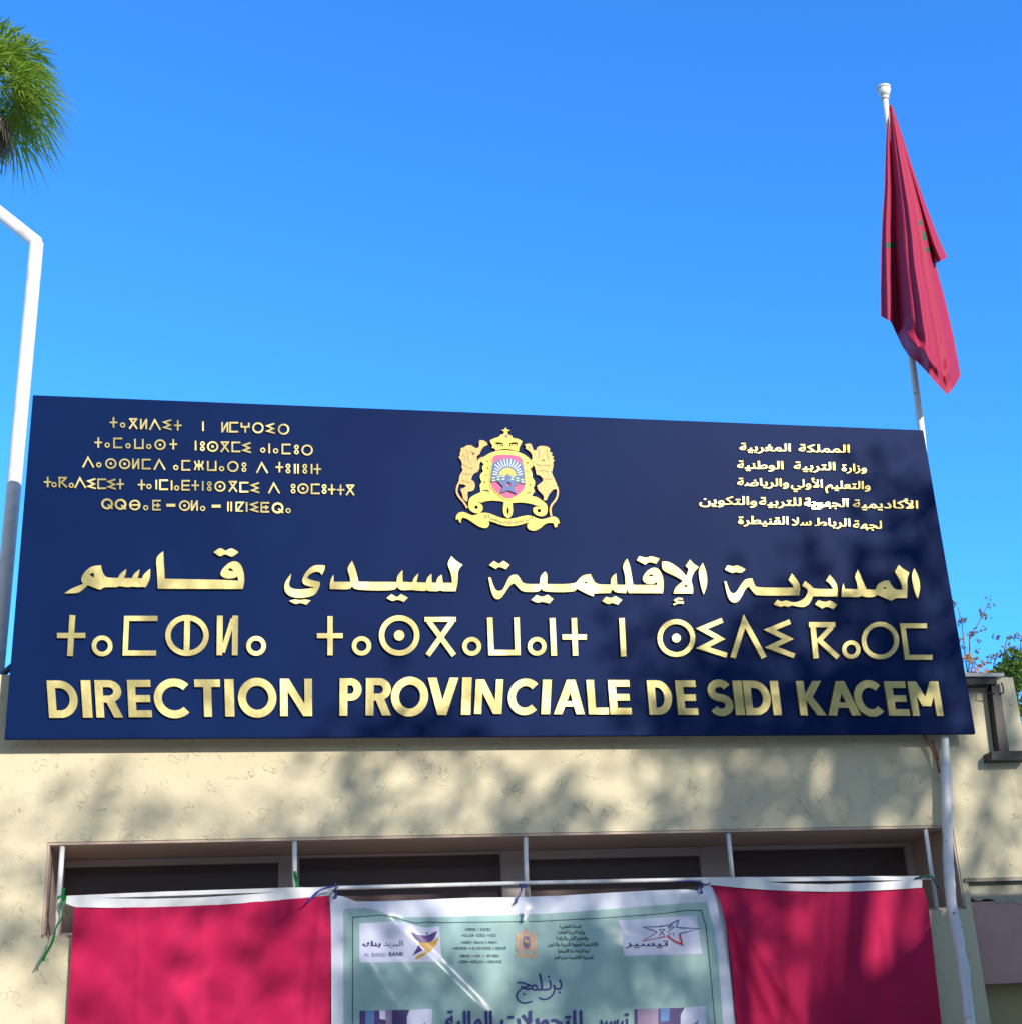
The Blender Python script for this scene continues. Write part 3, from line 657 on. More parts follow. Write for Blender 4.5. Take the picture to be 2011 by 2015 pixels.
# --- coat of arms
M_cgold = mat('emblem_yellow', (.37, .31, .06), .45, .4); add_bump(M_cgold, 60, .3, .004)
M_ctan = mat('emblem_tan', (.42, .27, .095), .5, .35); add_bump(M_ctan, 70, .35, .004)
M_cpink = mat('emblem_pink', (.50, .02, .17), .45); M_cblue = mat('emblem_blue', (.008, .07, .27), .45)
M_cteal = mat('emblem_green', (.005, .10, .13), .45); M_cwhite = mat('emblem_white', (.5, .58, .68), .45)
M_cdark = mat('emblem_engraving', (.07, .03, .03), .5); M_csun = mat('emblem_sun', (.50, .42, .04), .45)
def emblem(C, Mp, parent, base, h, mats, simple=False):
    mg, mt, mp, mb, mte, mw, md, ms_ = mats
    mk = lambda hh, bb=0: Glyph(C, Mp, hh, base - bb, .0001)
    g = mk(h)
    g.poly([(600, 600), (590, 560), (630, 545), (680, 510), (740, 480), (830, 455), (940, 445), (1080, 465), (1190, 510), (1270, 575), (1310, 650), (1280, 690), (1260, 700), (1290, 750), (1290, 830), (1325, 860), (1325, 920), (1300, 960), (1325, 1010), (1290, 1050), (1290, 1075), (1350, 1080), (1420, 1130), (1490, 1180), (1500, 1290), (1460, 1340), (1390, 1350), (1310, 1310), (1295, 1250), (1320, 1215), (1390, 1220), (1300, 1180), (1150, 1155), (1020, 1165), (1030, 1260), (1020, 1330), (980, 1370), (940, 1365), (905, 1320), (895, 1240), (910, 1150), (860, 1140), (740, 1130), (640, 1145), (580, 1165), (625, 1200), (625, 1260), (580, 1310), (500, 1300), (430, 1250), (430, 1120), (480, 1070), (590, 1020), (590, 970), (580, 920), (610, 880), (585, 830), (590, 770), (630, 740), (610, 680), (640, 640)],
           [[(962, 1215), (985, 1270), (962, 1330), (943, 1270)], circ(535, 1222, 24, n=10), circ(1382, 1270, 26, n=10)])
    root = obj('coat_of_arms', g.bm, mg, parent)
    g = mk(h * 1.15)
    g.poly([(295, 545), (315, 530), (310, 490), (325, 470), (325, 425), (350, 418), (380, 405), (400, 385), (430, 385), (465, 380), (500, 410), (540, 425), (560, 420), (575, 390), (570, 330), (590, 310), (610, 320), (640, 315), (650, 335), (680, 340), (670, 355), (695, 370), (670, 390), (640, 400), (605, 440), (590, 480), (570, 515), (540, 525), (545, 570), (530, 610), (560, 575), (610, 540), (640, 560), (600, 600), (575, 640), (580, 690), (560, 740), (500, 770), (480, 800), (465, 850), (510, 880), (520, 940), (500, 1000), (420, 1015), (415, 1060), (420, 1110), (410, 1150), (360, 1120), (350, 1060), (320, 980), (370, 960), (400, 940), (370, 915), (320, 912), (298, 900), (300, 850), (310, 790), (345, 740), (352, 700), (335, 690), (345, 640), (330, 590)], it=1)
    g.stroke([(308, 880), (275, 945), (266, 1015), (300, 1085), (370, 1160), (412, 1235)], 24, 2)
    if not simple: g.poly(circ(492, 500, 17, 20, 10), it=0, mi=1)
    if not simple:
        for pts in ([(345, 500), (380, 540), (370, 600)], [(400, 440), (430, 500), (420, 560), (440, 620)], [(360, 640), (410, 690), (480, 700)], [(350, 760), (410, 790), (470, 770)], [(330, 850), (390, 880), (450, 890)], [(585, 350), (600, 385)], [(450, 470), (520, 500)]): g.stroke(pts, 7, 1, mi=1)
    obj('lion', g.bm, [mt, md], root)
    g = mk(h * 1.15)
    g.poly([(1185, 375), (1205, 400), (1200, 430), (1250, 460), (1290, 510), (1290, 570), (1270, 590), (1300, 640), (1330, 690), (1345, 780), (1410, 800), (1440, 860), (1400, 900), (1355, 930), (1365, 990), (1420, 1040), (1450, 1080), (1440, 1130), (1480, 1130), (1510, 1060), (1530, 1030), (1570, 985), (1620, 975), (1635, 1000), (1625, 920), (1590, 840), (1550, 760), (1570, 690), (1575, 640), (1570, 610), (1592, 590), (1565, 565), (1580, 540), (1550, 520), (1560, 490), (1520, 465), (1530, 430), (1490, 400), (1440, 393), (1395, 392), (1350, 415), (1345, 455), (1300, 445), (1280, 370), (1250, 358), (1225, 362)], it=1)
    g.stroke([(1626, 950), (1640, 1020), (1615, 1120), (1550, 1190), (1530, 1260), (1546, 1345)], 26, 2)
    if not simple: g.poly([(1405, 585), (1440, 575), (1468, 588), (1440, 602)], it=1, mi=1)
    if not simple:
        for pts in ([(1370, 430), (1390, 500), (1380, 560)], [(1500, 440), (1480, 510), (1510, 580)], [(1340, 640), (1400, 670), (1470, 650), (1540, 670)], [(1360, 740), (1430, 720), (1510, 750)], [(1430, 830), (1500, 850), (1560, 840)], [(1390, 950), (1460, 940), (1540, 960)], [(1240, 400), (1260, 430)]): g.stroke(pts, 7, 1, mi=1)
    obj('lion', g.bm, [mt, md], root)
    g = mk(h * 1.2)
    g.poly([(800, 460), (790, 430), (745, 420), (755, 385), (720, 340), (725, 310), (780, 290), (840, 270), (870, 235), (905, 235), (912, 205), (900, 200), (912, 190), (865, 180), (915, 172), (933, 140), (950, 172), (995, 182), (958, 195), (962, 240), (1010, 250), (1030, 290), (1085, 290), (1155, 330), (1135, 375), (1110, 420), (1110, 465), (1080, 465), (1000, 440), (920, 432), (850, 442)],
           [[(785, 350), (830, 342), (890, 352), (905, 400), (830, 405)], [(985, 355), (1040, 342), (1090, 348), (1085, 395), (980, 402)]], it=1)
    for x in (815, 845, 875, 1005, 1035, 1065): g.disc(x, 385, 11, 18, 10)
    g.disc(940, 262, 22, n=12, mi=1); g.poly([(925, 295), (970, 300), (945, 328)], it=0, mi=2)
    obj('crown', g.bm, [mg, mp, mte], root)
    g = mk(h * 1.35)                                           # shield with its field, sky, sun, range and star
    g.poly([(735, 590), (730, 548), (795, 498), (1065, 502), (1170, 552), (1180, 620), (1195, 700), (1210, 800), (1213, 945), (1165, 1032), (1070, 1096), (960, 1140), (852, 1075), (748, 990), (707, 905), (712, 800), (726, 700)], it=1)
    g.h = h * 1.5
    g.poly([(755, 600), (750, 555), (800, 515), (1060, 520), (1150, 560), (1160, 620), (1175, 700), (1190, 800), (1195, 940), (1150, 1020), (1060, 1080), (960, 1118), (860, 1060), (760, 980), (725, 900), (730, 800), (745, 700)], it=1, mi=1)
    g.h = h * 1.65
    g.poly([(752, 640), (830, 590), (950, 565), (1060, 590), (1152, 645), (1175, 720), (1188, 800), (1190, 830), (731, 830), (732, 790), (745, 700)], it=0, mi=2)
    g.h = h * 1.8
    g.poly([(955 + 120 * math.cos(R_(a)), 815 - 122 * math.sin(R_(a))) for a in range(0, 181, 12)], it=0, mi=3)
    for i in range(15):
        a = R_(9 + i * 162 / 14); r1 = 240 if 40 < math.degrees(a) < 140 else 205
        g.stroke([(955 + 138 * math.cos(a), 815 - 138 * math.sin(a)), (955 + r1 * math.cos(a), 815 - r1 * math.sin(a))], 17, mi=4)
    g.h = h * 1.95
    g.poly([(732, 835), (830, 806), (950, 800), (1080, 815), (1188, 822), (1193, 920), (1060, 892), (950, 882), (860, 872), (729, 890)], it=1, mi=5)
    g.h = h * 2.1
    for x, y in ((765, 835), (830, 824), (895, 820), (1020, 828), (1085, 843), (1150, 864), (765, 872), (828, 858), (895, 854), (1012, 860), (1085, 872), (1155, 896)): g.disc(x, y, 25, 9, 12, mi=4)
    g.h = h * 2.25
    st = [(955, 775), (998, 878), (1115, 900), (1035, 960), (1072, 1052), (965, 1008), (858, 1042), (890, 958), (815, 880), (915, 876)]
    g.poly(st, [circ(960, 925, 30, n=8)], 0, 2)
    obj('shield', g.bm, [mg, mp, mb, ms_, mw, mte], root)
    g = mk(h * 1.25)
    g.poly([(255, 1370), (275, 1310), (340, 1285), (400, 1300), (470, 1340), (530, 1330), (590, 1300), (690, 1300), (790, 1340), (880, 1375), (960, 1385), (1060, 1375), (1170, 1340), (1270, 1335), (1370, 1385), (1440, 1390), (1500, 1370), (1580, 1345), (1640, 1380), (1660, 1440), (1630, 1450), (1625, 1490), (1595, 1500), (1575, 1440), (1520, 1435), (1460, 1450), (1400, 1510), (1320, 1550), (1240, 1530), (1210, 1480), (1240, 1430), (1130, 1465), (1000, 1485), (880, 1470), (780, 1430), (700, 1410), (715, 1460), (680, 1510), (610, 1505), (540, 1470), (470, 1420), (400, 1375), (350, 1365), (325, 1400), (325, 1440), (300, 1420), (290, 1380), (262, 1400)])
    if not simple:
        MP = lambda p, y: Mp(C(p), y)
        for wd, a, c_, bl, sl_ in (('إن'.replace('إ', 'ا'), 1190, 1290, 1395, -.06), ('تنصروا', 1020, 1170, 1445, -.16), ('الله', 900, 1005, 1450, .05), ('ينصركم', 640, 880, 1352, .36)):
            text_mesh(g.bm, wd, MP, base - h * 1.25 - .0015, base - h, a, c_, bl, 48, sl_, 0, False, mi=1)
    obj('ribbon', g.bm, [mg, md], root)
    if not simple:
        for pts in ([(685, 670), (700, 690), (692, 712), (678, 695)], [(652, 775), (690, 785), (685, 800)], [(635, 870), (668, 880), (650, 900)], [(600, 1005), (640, 985), (700, 985), (715, 1020), (670, 1005)],
                    [(1205, 705), (1230, 735), (1215, 742)], [(1215, 830), (1250, 805), (1240, 828)], [(1240, 912), (1290, 915), (1265, 935)], [(1205, 1050), (1230, 1015), (1290, 1015), (1250, 1030)], [(1190, 620), (1245, 610), (1240, 632)],
                    [(660, 600), (700, 590), (690, 612)], [(540, 1150), (600, 1160), (660, 1150), (600, 1175)], [(1340, 1200), (1390, 1205), (1350, 1220)]):
            g = mk(h + .0012); g.poly(pts, it=1); obj('engraving', g.bm, md, root)
    return root
emblem(cE, Msign, SIGN, 0.0, .010, (M_cgold, M_ctan, M_cpink, M_cblue, M_cteal, M_cwhite, M_cdark, M_csun))

# ------------------------------------------------------------------ flagpole and flag
PY = .053
pp = [(1908, 2010), (1896, 1905), (1884, 1840), (1871, 1780), (1865, 1700), (1862, 1520), (1849, 1270), (1813, 846), (1796, 720), (1774, 500), (1752, 280), (1741, 190)]
pw = [P(x, y, PY) for x, y in pp]
for p, yy in zip(pw, (-.11, -.06, -.02, .02, .04, .05, .053, .053, .053, .05, .045, .04)): p.y = yy
pw = [P(x, y, q.y) for (x, y), q in zip(pp, pw)]
base = pw[0] + (pw[0] - pw[1]).normalized() * ((pw[0].z - GROUND) * 1.03); base.z = GROUND
POLE = thing('flagpole', 'tall white chipped flagpole leaning slightly past the right end of the sign', 'flagpole', base)
bm = bmesh.new(); tube(bm, [base] + pw, [.026, .024, .022, .022, .022, .021, .02, .0195, .0195, .0195, .019, .0185, .018], 14); obj('pole', bm, M_pole, POLE)
bm = bmesh.new(); tp = pw[-1]
ax = (pw[-1] - pw[-2]).normalized()
for f0, f1, r0, r1 in ((-.02, .0, .024, .024), (.001, .052, .026, .040), (.053, .068, .043, .041)):
    tube(bm, [tp + ax * f0, tp + ax * f1], [r0, r1], 14)
obj('finial', bm, M_pole, POLE)
bm = bmesh.new()                                              # white strip wound round the lower pole
pts, rr = [], []
def interp2(t):
    for (a, p), (c, q) in zip(YK, YK[1:]):
        if t <= c: return p + (q - p) * (t - a) / (c - a)
    return YK[-1][1]
YK = [(0, .05), (.33, .042), (.5, .025), (.67, -.022), (.83, -.06), (1, -.11)]
path = [(1861, 1505), (1864, 1600), (1865.5, 1690), (1871, 1770), (1885, 1845), (1896, 1905), (1907, 2010)]
def along(path, t):
    k = t * (len(path) - 1); i = min(int(k), len(path) - 2); f = k - i
    return (path[i][0] + (path[i + 1][0] - path[i][0]) * f, path[i][1] + (path[i + 1][1] - path[i][1]) * f)
for i in range(60):
    t = i / 59; a = along(path, t); q = P(a[0], a[1], interp2(t))
    pts.append(q); rr.append(.0245 + .0045 * noise.noise(Vector((i * .55, 2.2, 0))) + .004 * noise.noise(Vector((i * .17, 7, 0))))
tube(bm, pts, rr, 12)
M_wrap = mat('white_wrap', (.70, .70, .74), .6); add_bump(M_wrap, 30, .5, .008)
obj('wrapping', bm, M_wrap, POLE)
bm = bmesh.new(); c4 = crop(1000, 1400, 1011 / 1928)
tube(bm, [P(*c4(p), .06) for p in ((1545, 60), (1562, 92), (1585, 130), (1603, 165), (1612, 200), (1618, 230))], .006, 6)
tube(bm, [P(*c4(p), .055) for p in ((1590, 110), (1606, 150), (1615, 185))], .005, 6)
obj('cable', bm, M_cable, POLE)

c6 = crop(1600, 120, 411 / 1103)
apex = [(405, 228), (412, 226), (418, 228)]
left = [(400, 232), (392, 330), (384, 430), (378, 650), (364, 850), (360, 970), (358, 1150), (358, 1345)]
bottom = [(358, 1345), (385, 1362), (412, 1378), (440, 1440), (470, 1505), (508, 1560), (550, 1588), (600, 1640), (650, 1700), (710, 1762), (748, 1715), (779, 1660)]
rightE = [(418, 232), (440, 300), (480, 420), (530, 590), (580, 760), (620, 920), (650, 1085), (692, 1240), (742, 1455), (779, 1660)]
def resample(pl, n):
    d = [0]
    for a, c in zip(pl, pl[1:]): d.append(d[-1] + math.dist(a, c))
    out = []; j = 0
    for i in range(n + 1):
        s = d[-1] * i / n
        while j < len(pl) - 2 and d[j + 1] < s: j += 1
        f = (s - d[j]) / max(1e-9, d[j + 1] - d[j]); out.append((pl[j][0] + (pl[j + 1][0] - pl[j][0]) * f, pl[j][1] + (pl[j + 1][1] - pl[j][1]) * f))
    return out
def interp(xs, ys, x):
    if x <= xs[0]: return ys[0]
    for a, c, p, q in zip(xs, xs[1:], ys, ys[1:]):
        if x <= c:
            f = (x - a) / (c - a); f = f * f * (3 - 2 * f); return p + (q - p) * f
    return ys[-1]
def cloth(bm, Lp, Rp, Bp, nu, nv, fold, C, y0, green=()):
    Lq, Rq, Bq = resample(Lp, nv), resample(Rp, nv), resample(Bp, nu); Tq = [(Lq[0][0] + (Rq[0][0] - Lq[0][0]) * i / nu, Lq[0][1]) for i in range(nu + 1)]
    grid = []
    for j in range(nv + 1):
        v = j / nv; row = []
        for i in range(nu + 1):
            u = i / nu                                          # Coons patch
            x = (1 - u) * Lq[j][0] + u * Rq[j][0] + (1 - v) * Tq[i][0] + v * Bq[i][0] - ((1 - u) * (1 - v) * Lq[0][0] + u * (1 - v) * Rq[0][0] + (1 - u) * v * Lq[-1][0] + u * v * Rq[-1][0])
            y = (1 - u) * Lq[j][1] + u * Rq[j][1] + (1 - v) * Tq[i][1] + v * Bq[i][1] - ((1 - u) * (1 - v) * Lq[0][1] + u * (1 - v) * Rq[0][1] + (1 - u) * v * Lq[-1][1] + u * v * Rq[-1][1])
            row.append((x, y))
        grid.append(row)
    vv = [[bm.verts.new(P(*C(grid[j][i]), y0 - fold(i / nu, j / nv))) for i in range(nu + 1)] for j in range(nv + 1)]
    for j in range(nv):
        for i in range(nu):
            f = bm.faces.new((vv[j][i], vv[j + 1][i], vv[j + 1][i + 1], vv[j][i + 1])); f.smooth = True
            cx = (grid[j][i][0] + grid[j + 1][i + 1][0]) / 2; cy = (grid[j][i][1] + grid[j + 1][i + 1][1]) / 2
            for G_ in green:
                inside = False; k = len(G_)
                for a in range(k):
                    (xa, ya), (xb, yb) = G_[a], G_[a - 1]
                    if (ya > cy) != (yb > cy) and cx < (xb - xa) * (cy - ya) / (yb - ya) + xa: inside = not inside
                if inside: f.material_index = 1
def fold1(u, v):
    s = min(1, v * 1.15 + .04)
    d = interp([0, .07, .13, .20, .5, .62, .72, .80, .86, 1], [.03, .07, .06, .0, .22, .285, .265, .20, .20, .07], u) * s
    return d + .005 * math.sin(9 * u + 5 * v) * s + (.05 * math.exp(-((v - .93) / .03) ** 2) * (1 if u > .35 else 0) * math.sin(3 * u))
FLAG = thing('flag', 'red flag with a green star hanging limp in folds from the flagpole', 'flag', P(1745, 205, .03))
bm = bmesh.new()
gr = [[(374, 962), (400, 958), (440, 955), (440, 984), (400, 986), (374, 980)], [(555, 840), (575, 838), (575, 868), (560, 870)], [(575, 895), (592, 900), (602, 950), (578, 945)], [(592, 985), (620, 980), (625, 1006), (595, 1010)]]
cloth(bm, left, rightE, bottom, 170, 230, fold1, c6, .03, gr)
obj('front_fold', bm, [M_flagred, M_green], FLAG)
bm = bmesh.new()
cloth(bm, [(414, 235), (440, 330), (500, 560), (560, 800), (600, 980), (636, 1078)], [(418, 232), (452, 330), (520, 545), (600, 770), (660, 925), (708, 1034)], [(636, 1078), (660, 1060), (690, 1046), (708, 1034)], 30, 80,
      lambda u, v: (interp([0, .4, .6, 1], [-.05, .12, .12, .0], u) + .015 * math.sin(14 * u)) * min(1, v + .05), c6, .045)
obj('back_fold', bm, M_flagred, FLAG)

# ------------------------------------------------------------------ banners on the rail
c5 = crop(660, 1740, 400 / 1928); c5r = crop(1040, 1740, 400 / 1928); c7 = crop(1380, 1700, 480 / 1928); c8 = crop(60, 1640, 640 / 1928)
def lerpx(pl, x):
    if x <= pl[0][0]: return pl[0][1]
    for (a, p), (c, q) in zip(pl, pl[1:]):
        if x <= c: return p + (q - p) * (x - a) / max(1e-6, c - a)
    return pl[-1][1]
def lerpy(pl, y):
    if y <= pl[0][1]: return pl[0][0]
    for (p, a), (q, c) in zip(pl, pl[1:]):
        if y <= c: return p + (q - p) * (y - a) / max(1e-6, c - a)
    (p, a), (q, c) = pl[-2], pl[-1]
    return q + (q - p) * (y - c) / max(1e-6, c - a)
def sheet(bm, top_, leftp, rightp, ybot, depth, nu=70, nv=50, off=0.0, th=0.0):
    vv = []
    for j in range(nv + 1):
        row = []
        for i in range(nu + 1):
            u, v = i / nu, j / nv
            x = lerpy(leftp, 1800) * (1 - u) + lerpy(rightp, 1800) * u
            for _ in range(3):
                yt = lerpx(top_, x); y = yt + (ybot - yt) * v
                x = lerpy(leftp, y) * (1 - u) + lerpy(rightp, y) * u
            row.append(bm.verts.new(P(x, y, depth(x, y) - off)))
        vv.append(row)
    for j in range(nv):
        for i in range(nu):
            f = bm.faces.new((vv[j][i], vv[j + 1][i], vv[j + 1][i + 1], vv[j][i + 1])); f.smooth = True
def ridge(x, y, a, c, wd, amp, t0=0, t1=1):
    """fold along the segment a-c in picture units"""
    d = Vector((c[0] - a[0], c[1] - a[1])); L_ = d.length; d /= L_
    r = Vector((x - a[0], y - a[1])); t = r.dot(d) / L_; s = r.x * d.y - r.y * d.x
    k = max(0, min(1, (t + .08) / .2)) * max(0, min(1, (1.15 - t) / .3))
    return amp * math.exp(-(s / wd) ** 2) * k
YB = 2420
hemL = [c8(p) for p in ((258, 437), (450, 441), (700, 440), (900, 434), (1100, 425), (1250, 414), (1400, 402), (1600, 386), (1765, 370))]
lL = [c8(p) for p in ((258, 437), (245, 640), (215, 1130))]; lL.append((124, 2130))
rL = [c8(p) for p in ((1767, 370), (1782, 560), (1785, 800), (1787, 1130))]
dL = lambda x, y: WY - .034 - .014 * math.sin(x * .021 + y * .004) * min(1, max(0, (y - 1760) / 90)) - .010 * math.sin(x * .05 + 1 + y * .011) * min(1, max(0, (y - 1770) / 120)) - .005 * math.exp(-((x - 272) / 3.5) ** 2) - .005 * math.exp(-((x - 396) / 3.5) ** 2) - .012 * math.exp(-((x - 635 + (y - 1760) * .10) / 9) ** 2) - .012 * (1 - math.exp(-(y - 1770) / 120)) - .006 * noise.noise(Vector((x * .02, y * .006, 1)))
DRL = thing('fabric_drape', 'red cloth drape tied to the window rail at the left of the printed banner', 'drape', P(400, 1900, .05), 'red cloth drapes on the window rail')
bm = bmesh.new(); sheet(bm, hemL, lL, rL, YB, dL, 80, 60); obj('cloth', bm, M_red, DRL)
def hem(bm, upper, lower, gapu, gapl, y, n=50, yf=None):
    """white hem as thin solid strip following two curves (picture coordinates) with a slit"""
    xs0, xs1 = upper[0][0], upper[-1][0]
    out = [(xs0 + (xs1 - xs0) * i / n) for i in range(n + 1)]
    pts = [(x, lerpx(upper, x)) for x in out] + [(x, lerpx(lower, x)) for x in out[::-1]]
    gx = [gapu[0][0] + (gapu[-1][0] - gapu[0][0]) * i / 20 for i in range(21)]
    hole = [(x, lerpx(gapu, x)) for x in gx] + [(x, lerpx(gapl, x)) for x in gx[-2:0:-1]]
    prism(bm, pts, lambda p, yy: P(p[0], p[1], yy), y, y + .004, [hole])
bm = bmesh.new()
hem(bm, [c8(p) for p in ((205, 372), (700, 350), (1150, 335), (1550, 322), (1780, 322))], [c8((205, 415))] + [(x, y + .6) for x, y in hemL] + [c8((1780, 372))],
    [c8(p) for p in ((415, 385), (800, 373), (1150, 360), (1450, 350))], [c8(p) for p in ((415, 386), (700, 390), (1000, 382), (1200, 370), (1450, 351))], WY - .034)
obj('hem', bm, M_fabricw, DRL)
# right drape
hemR = [c7(p) for p in ((80, 168), (300, 190), (500, 205), (750, 216), (1000, 221), (1250, 217), (1500, 205), (1752, 188))]
lR = [c7(p) for p in ((75, 168), (150, 300), (200, 500), (235, 800), (275, 1265))]
rR = [c7(p) for p in ((1752, 188), (1790, 300), (1815, 500), (1850, 830), (1900, 1265))]
def dR(x, y):
    u, v = ((x - 1380) / .24896, (y - 1700) / .24896)
    d = WY - .045 - .02 * (1 - math.exp(-(y - 1750) / 150))
    d -= ridge(u, v, (150, 280), (620, 1300), 55, .022) + ridge(u, v, (260, 380), (800, 1250), 60, .024) + ridge(u, v, (120, 300), (420, 1300), 40, .015) - ridge(u, v, (180, 330), (340, 900), 28, .014)
    d -= ridge(u, v, (1450, 420), (1520, 1200), 50, .012) + ridge(u, v, (1000, 560), (1110, 1260), 60, .010)
    return d - .004 * math.sin(u * .012)
DRR = thing('fabric_drape', 'red cloth drape tied to the rail beside the flagpole, lower half in dark shadow', 'drape', P(1620, 1900, .05), 'red cloth drapes on the window rail')
bm = bmesh.new(); sheet(bm, hemR, lR, rR, YB, dR, 110, 80); obj('cloth', bm, M_red, DRR)
bm = bmesh.new()
hem(bm, [c7(p) for p in ((0, 118), (70, 110), (500, 114), (1200, 108), (1745, 104))], [c7((0, 148)), c7((70, 168))] + [(x, y + .5) for x, y in hemR[1:-1]] + [c7((1745, 190))],
    [c7(p) for p in ((505, 144), (900, 138), (1240, 133), (1600, 132))], [c7(p) for p in ((505, 146), (700, 158), (1000, 164), (1300, 152), (1600, 134))], WY - .052)
obj('hem', bm, M_fabricw, DRR)
# printed banner
topB = [c5(p) for p in ((-48, 30), (0, 108), (80, 120), (130, 140), (190, 166), (400, 166), (700, 156), (1000, 142), (1300, 130), (1700, 127), (1928, 118))] + [c5r(p) for p in ((300, 112), (560, 95), (1100, 65), (1500, 50), (1600, 62), (1720, 8))]
lB = [(649, 1746), (651, 1800), (652, 1826), (652.5, 2015)]
rB = [c5r(p) for p in ((1735, 8), (1820, 150), (1870, 370), (1900, 700), (1928, 980))] + [(1447, 2015)]
def dB(x, y):
    u, v = (x - 660) / .20747, (y - 1740) / .20747
    d = WY - .040 - .012 * (1 - math.exp(-(y - 1750) / 120)) - .010 * math.sin(math.pi * (x - 650) / 800)
    d -= ridge(u, v, (560, 360), (1450, 1260), 62, .010) - ridge(u, v, (640, 340), (1480, 1180), 70, .003)
    d -= ridge(u, v, (270, 700), (600, 1220), 45, .005) + ridge(u, v, (560, 680), (780, 960), 40, .004)
    d -= ridge(u, v, (100, 110), (560, 330), 90, .014) - ridge(u, v, (150, 200), (700, 330), 70, .010)
    d -= ridge(u, v, (3200, 80), (3560, 100), 60, .012) + ridge(u, v, (3500, 60), (3640, 700), 60, .012) + ridge(u, v, (2700, 500), (2500, 1300), 200, .010) + ridge(u, v, (1800, 200), (1790, 420), 60, .006)
    return d
BAN = thing('printed_banner', 'pale teal printed banner with white border hanging between two red drapes', 'banner', P(1050, 1900, .04))
bm = bmesh.new(); sheet(bm, topB, lB, rB, YB, dB, 150, 90); obj('vinyl_sheet', bm, M_vinyl, BAN)
topT = [c5(p) for p in ((80, 240), (200, 232), (290, 228), (380, 245), (500, 290), (620, 315), (900, 318), (1300, 305), (1928, 286))] + [c5r(p) for p in ((300, 272), (560, 255), (1100, 213), (1500, 180), (1690, 174))]
lT = [c5(p) for p in ((80, 235), (80, 1326))]; rT = [c5r(p) for p in ((1690, 174), (1755, 400), (1805, 800), (1845, 1326))]
bm = bmesh.new(); sheet(bm, topT, lT, rT, YB - 50, dB, 150, 90, .0012); obj('printed_field', bm, M_teal, BAN)
def MB(off):                                           # lay print on the sheet's own folds
    return lambda p, y: P(p[0], p[1], dB(p[0], p[1]) - off - .00001 * (abs(y) * 1e5 % 40))
def sub(pts, step=12):
    out = []
    for a, c in zip(pts, pts[1:] + pts[:1]):
        n_ = max(1, int(math.dist(a, c) / step)); out += [(a[0] + (c[0] - a[0]) * i / n_, a[1] + (c[1] - a[1]) * i / n_) for i in range(n_)]
    return out
def printed(name, pieces, mats, off, C, parent=BAN):
    """pieces: (outline, material index) ; finely divided and draped over the banner"""
    bm = bmesh.new()
    for k, (pl, mi) in enumerate(pieces):
        pl = [C(p) for p in pl]
        o = off + .0004 * k
        tb = bmesh.new()
        prism(tb, sub(pl, 3.0), lambda p, y: Vector((p[0], 0, p[1])), 0, 0, sides=False)
        if max(p[0] for p in pl) - min(p[0] for p in pl) > 20:
            for ax_ in (0, 2):
                lo = min(v.co[ax_] for v in tb.verts); hi = max(v.co[ax_] for v in tb.verts); s = lo + 6
                while s < hi:
                    no = Vector((0, 0, 0)); no[ax_] = 1; co = Vector((0, 0, 0)); co[ax_] = s
                    bmesh.ops.bisect_plane(tb, geom=tb.verts[:] + tb.edges[:] + tb.faces[:], plane_co=co, plane_no=no); s += 6
        mp = {v: bm.verts.new(P(v.co.x, v.co.z, dB(v.co.x, v.co.z) - o)) for v in tb.verts}
        for f in tb.faces:
            nf = bm.faces.new([mp[v] for v in f.verts]); nf.material_index = mi; nf.smooth = True
            nf.normal_update()
            if nf.normal.y > 0: nf.normal_flip()
        tb.free()
    return obj(name, bm, mats, parent)
def line(C, pts, wd): return stroke_outline(pts, wd)
bl = [c5(p) for p in ((165, 1326), (165, 318), (430, 296), (530, 312), (760, 372), (880, 362), (1000, 368), (1928, 356))] + [c5r(p) for p in ((300, 345), (700, 325), (1300, 280), (1500, 250), (1635, 252), (1680, 400), (1720, 800), (1768, 1326))]
idc = lambda p: p
bl2 = []
for a, c in zip(bl, bl[1:]): bl2 += [(a[0] + (c[0] - a[0]) * i / 12, a[1] + (c[1] - a[1]) * i / 12) for i in range(12)]
bl2.append(bl[-1])
bm = bmesh.new(); so_ = stroke_outline(bl2, 1.9); nn = len(bl2)
va = [bm.verts.new(P(p[0], p[1], dB(*p) - .0022)) for p in so_]
for i in range(nn - 1): bm.faces.new((va[i], va[i + 1], va[2 * nn - 2 - i], va[2 * nn - 1 - i]))
obj('border_line', bm, M_inkgreen, BAN)
# bank logo
lg = printed('bank_logo', [([(228, 375), (400, 365), (520, 355), (650, 360), (740, 390), (850, 415), (985, 400), (1010, 740), (230, 748)], 0)], [M_paper], .0022, c5)
printed('bird_emblem', [([(790, 548), (870, 560), (925, 548), (985, 500), (962, 570), (905, 640), (832, 682), (852, 620), (805, 585)], 0), ([(770, 690), (830, 655), (845, 680), (790, 708), (758, 722)], 0),
                        (chaikin([(720, 456), (790, 488), (880, 490), (935, 458), (970, 448), (930, 540), (870, 562), (790, 548), (745, 505)], 1), 1), ([(790, 580), (832, 630), (790, 650), (733, 682), (770, 622)], 1), (circ(870, 468, 11, 9, 8), 1)], [M_yellow, M_purple], .0030, c5, lg)
M5 = lambda off: (lambda p, y: (lambda q: P(q[0], q[1], dB(*q) - off))(c5(p)))
M5r = lambda off: (lambda p, y: (lambda q: P(q[0], q[1], dB(*q) - off))(c5r(p)))
bm = bmesh.new()
text_mesh(bm, 'البريد', M5(.0045), 0, 0, 462, 642, 588, 52, 0, 0, False); text_mesh(bm, 'بنك', M5(.0045), 0, 0, 265, 430, 592, 50, 0, .03, False)
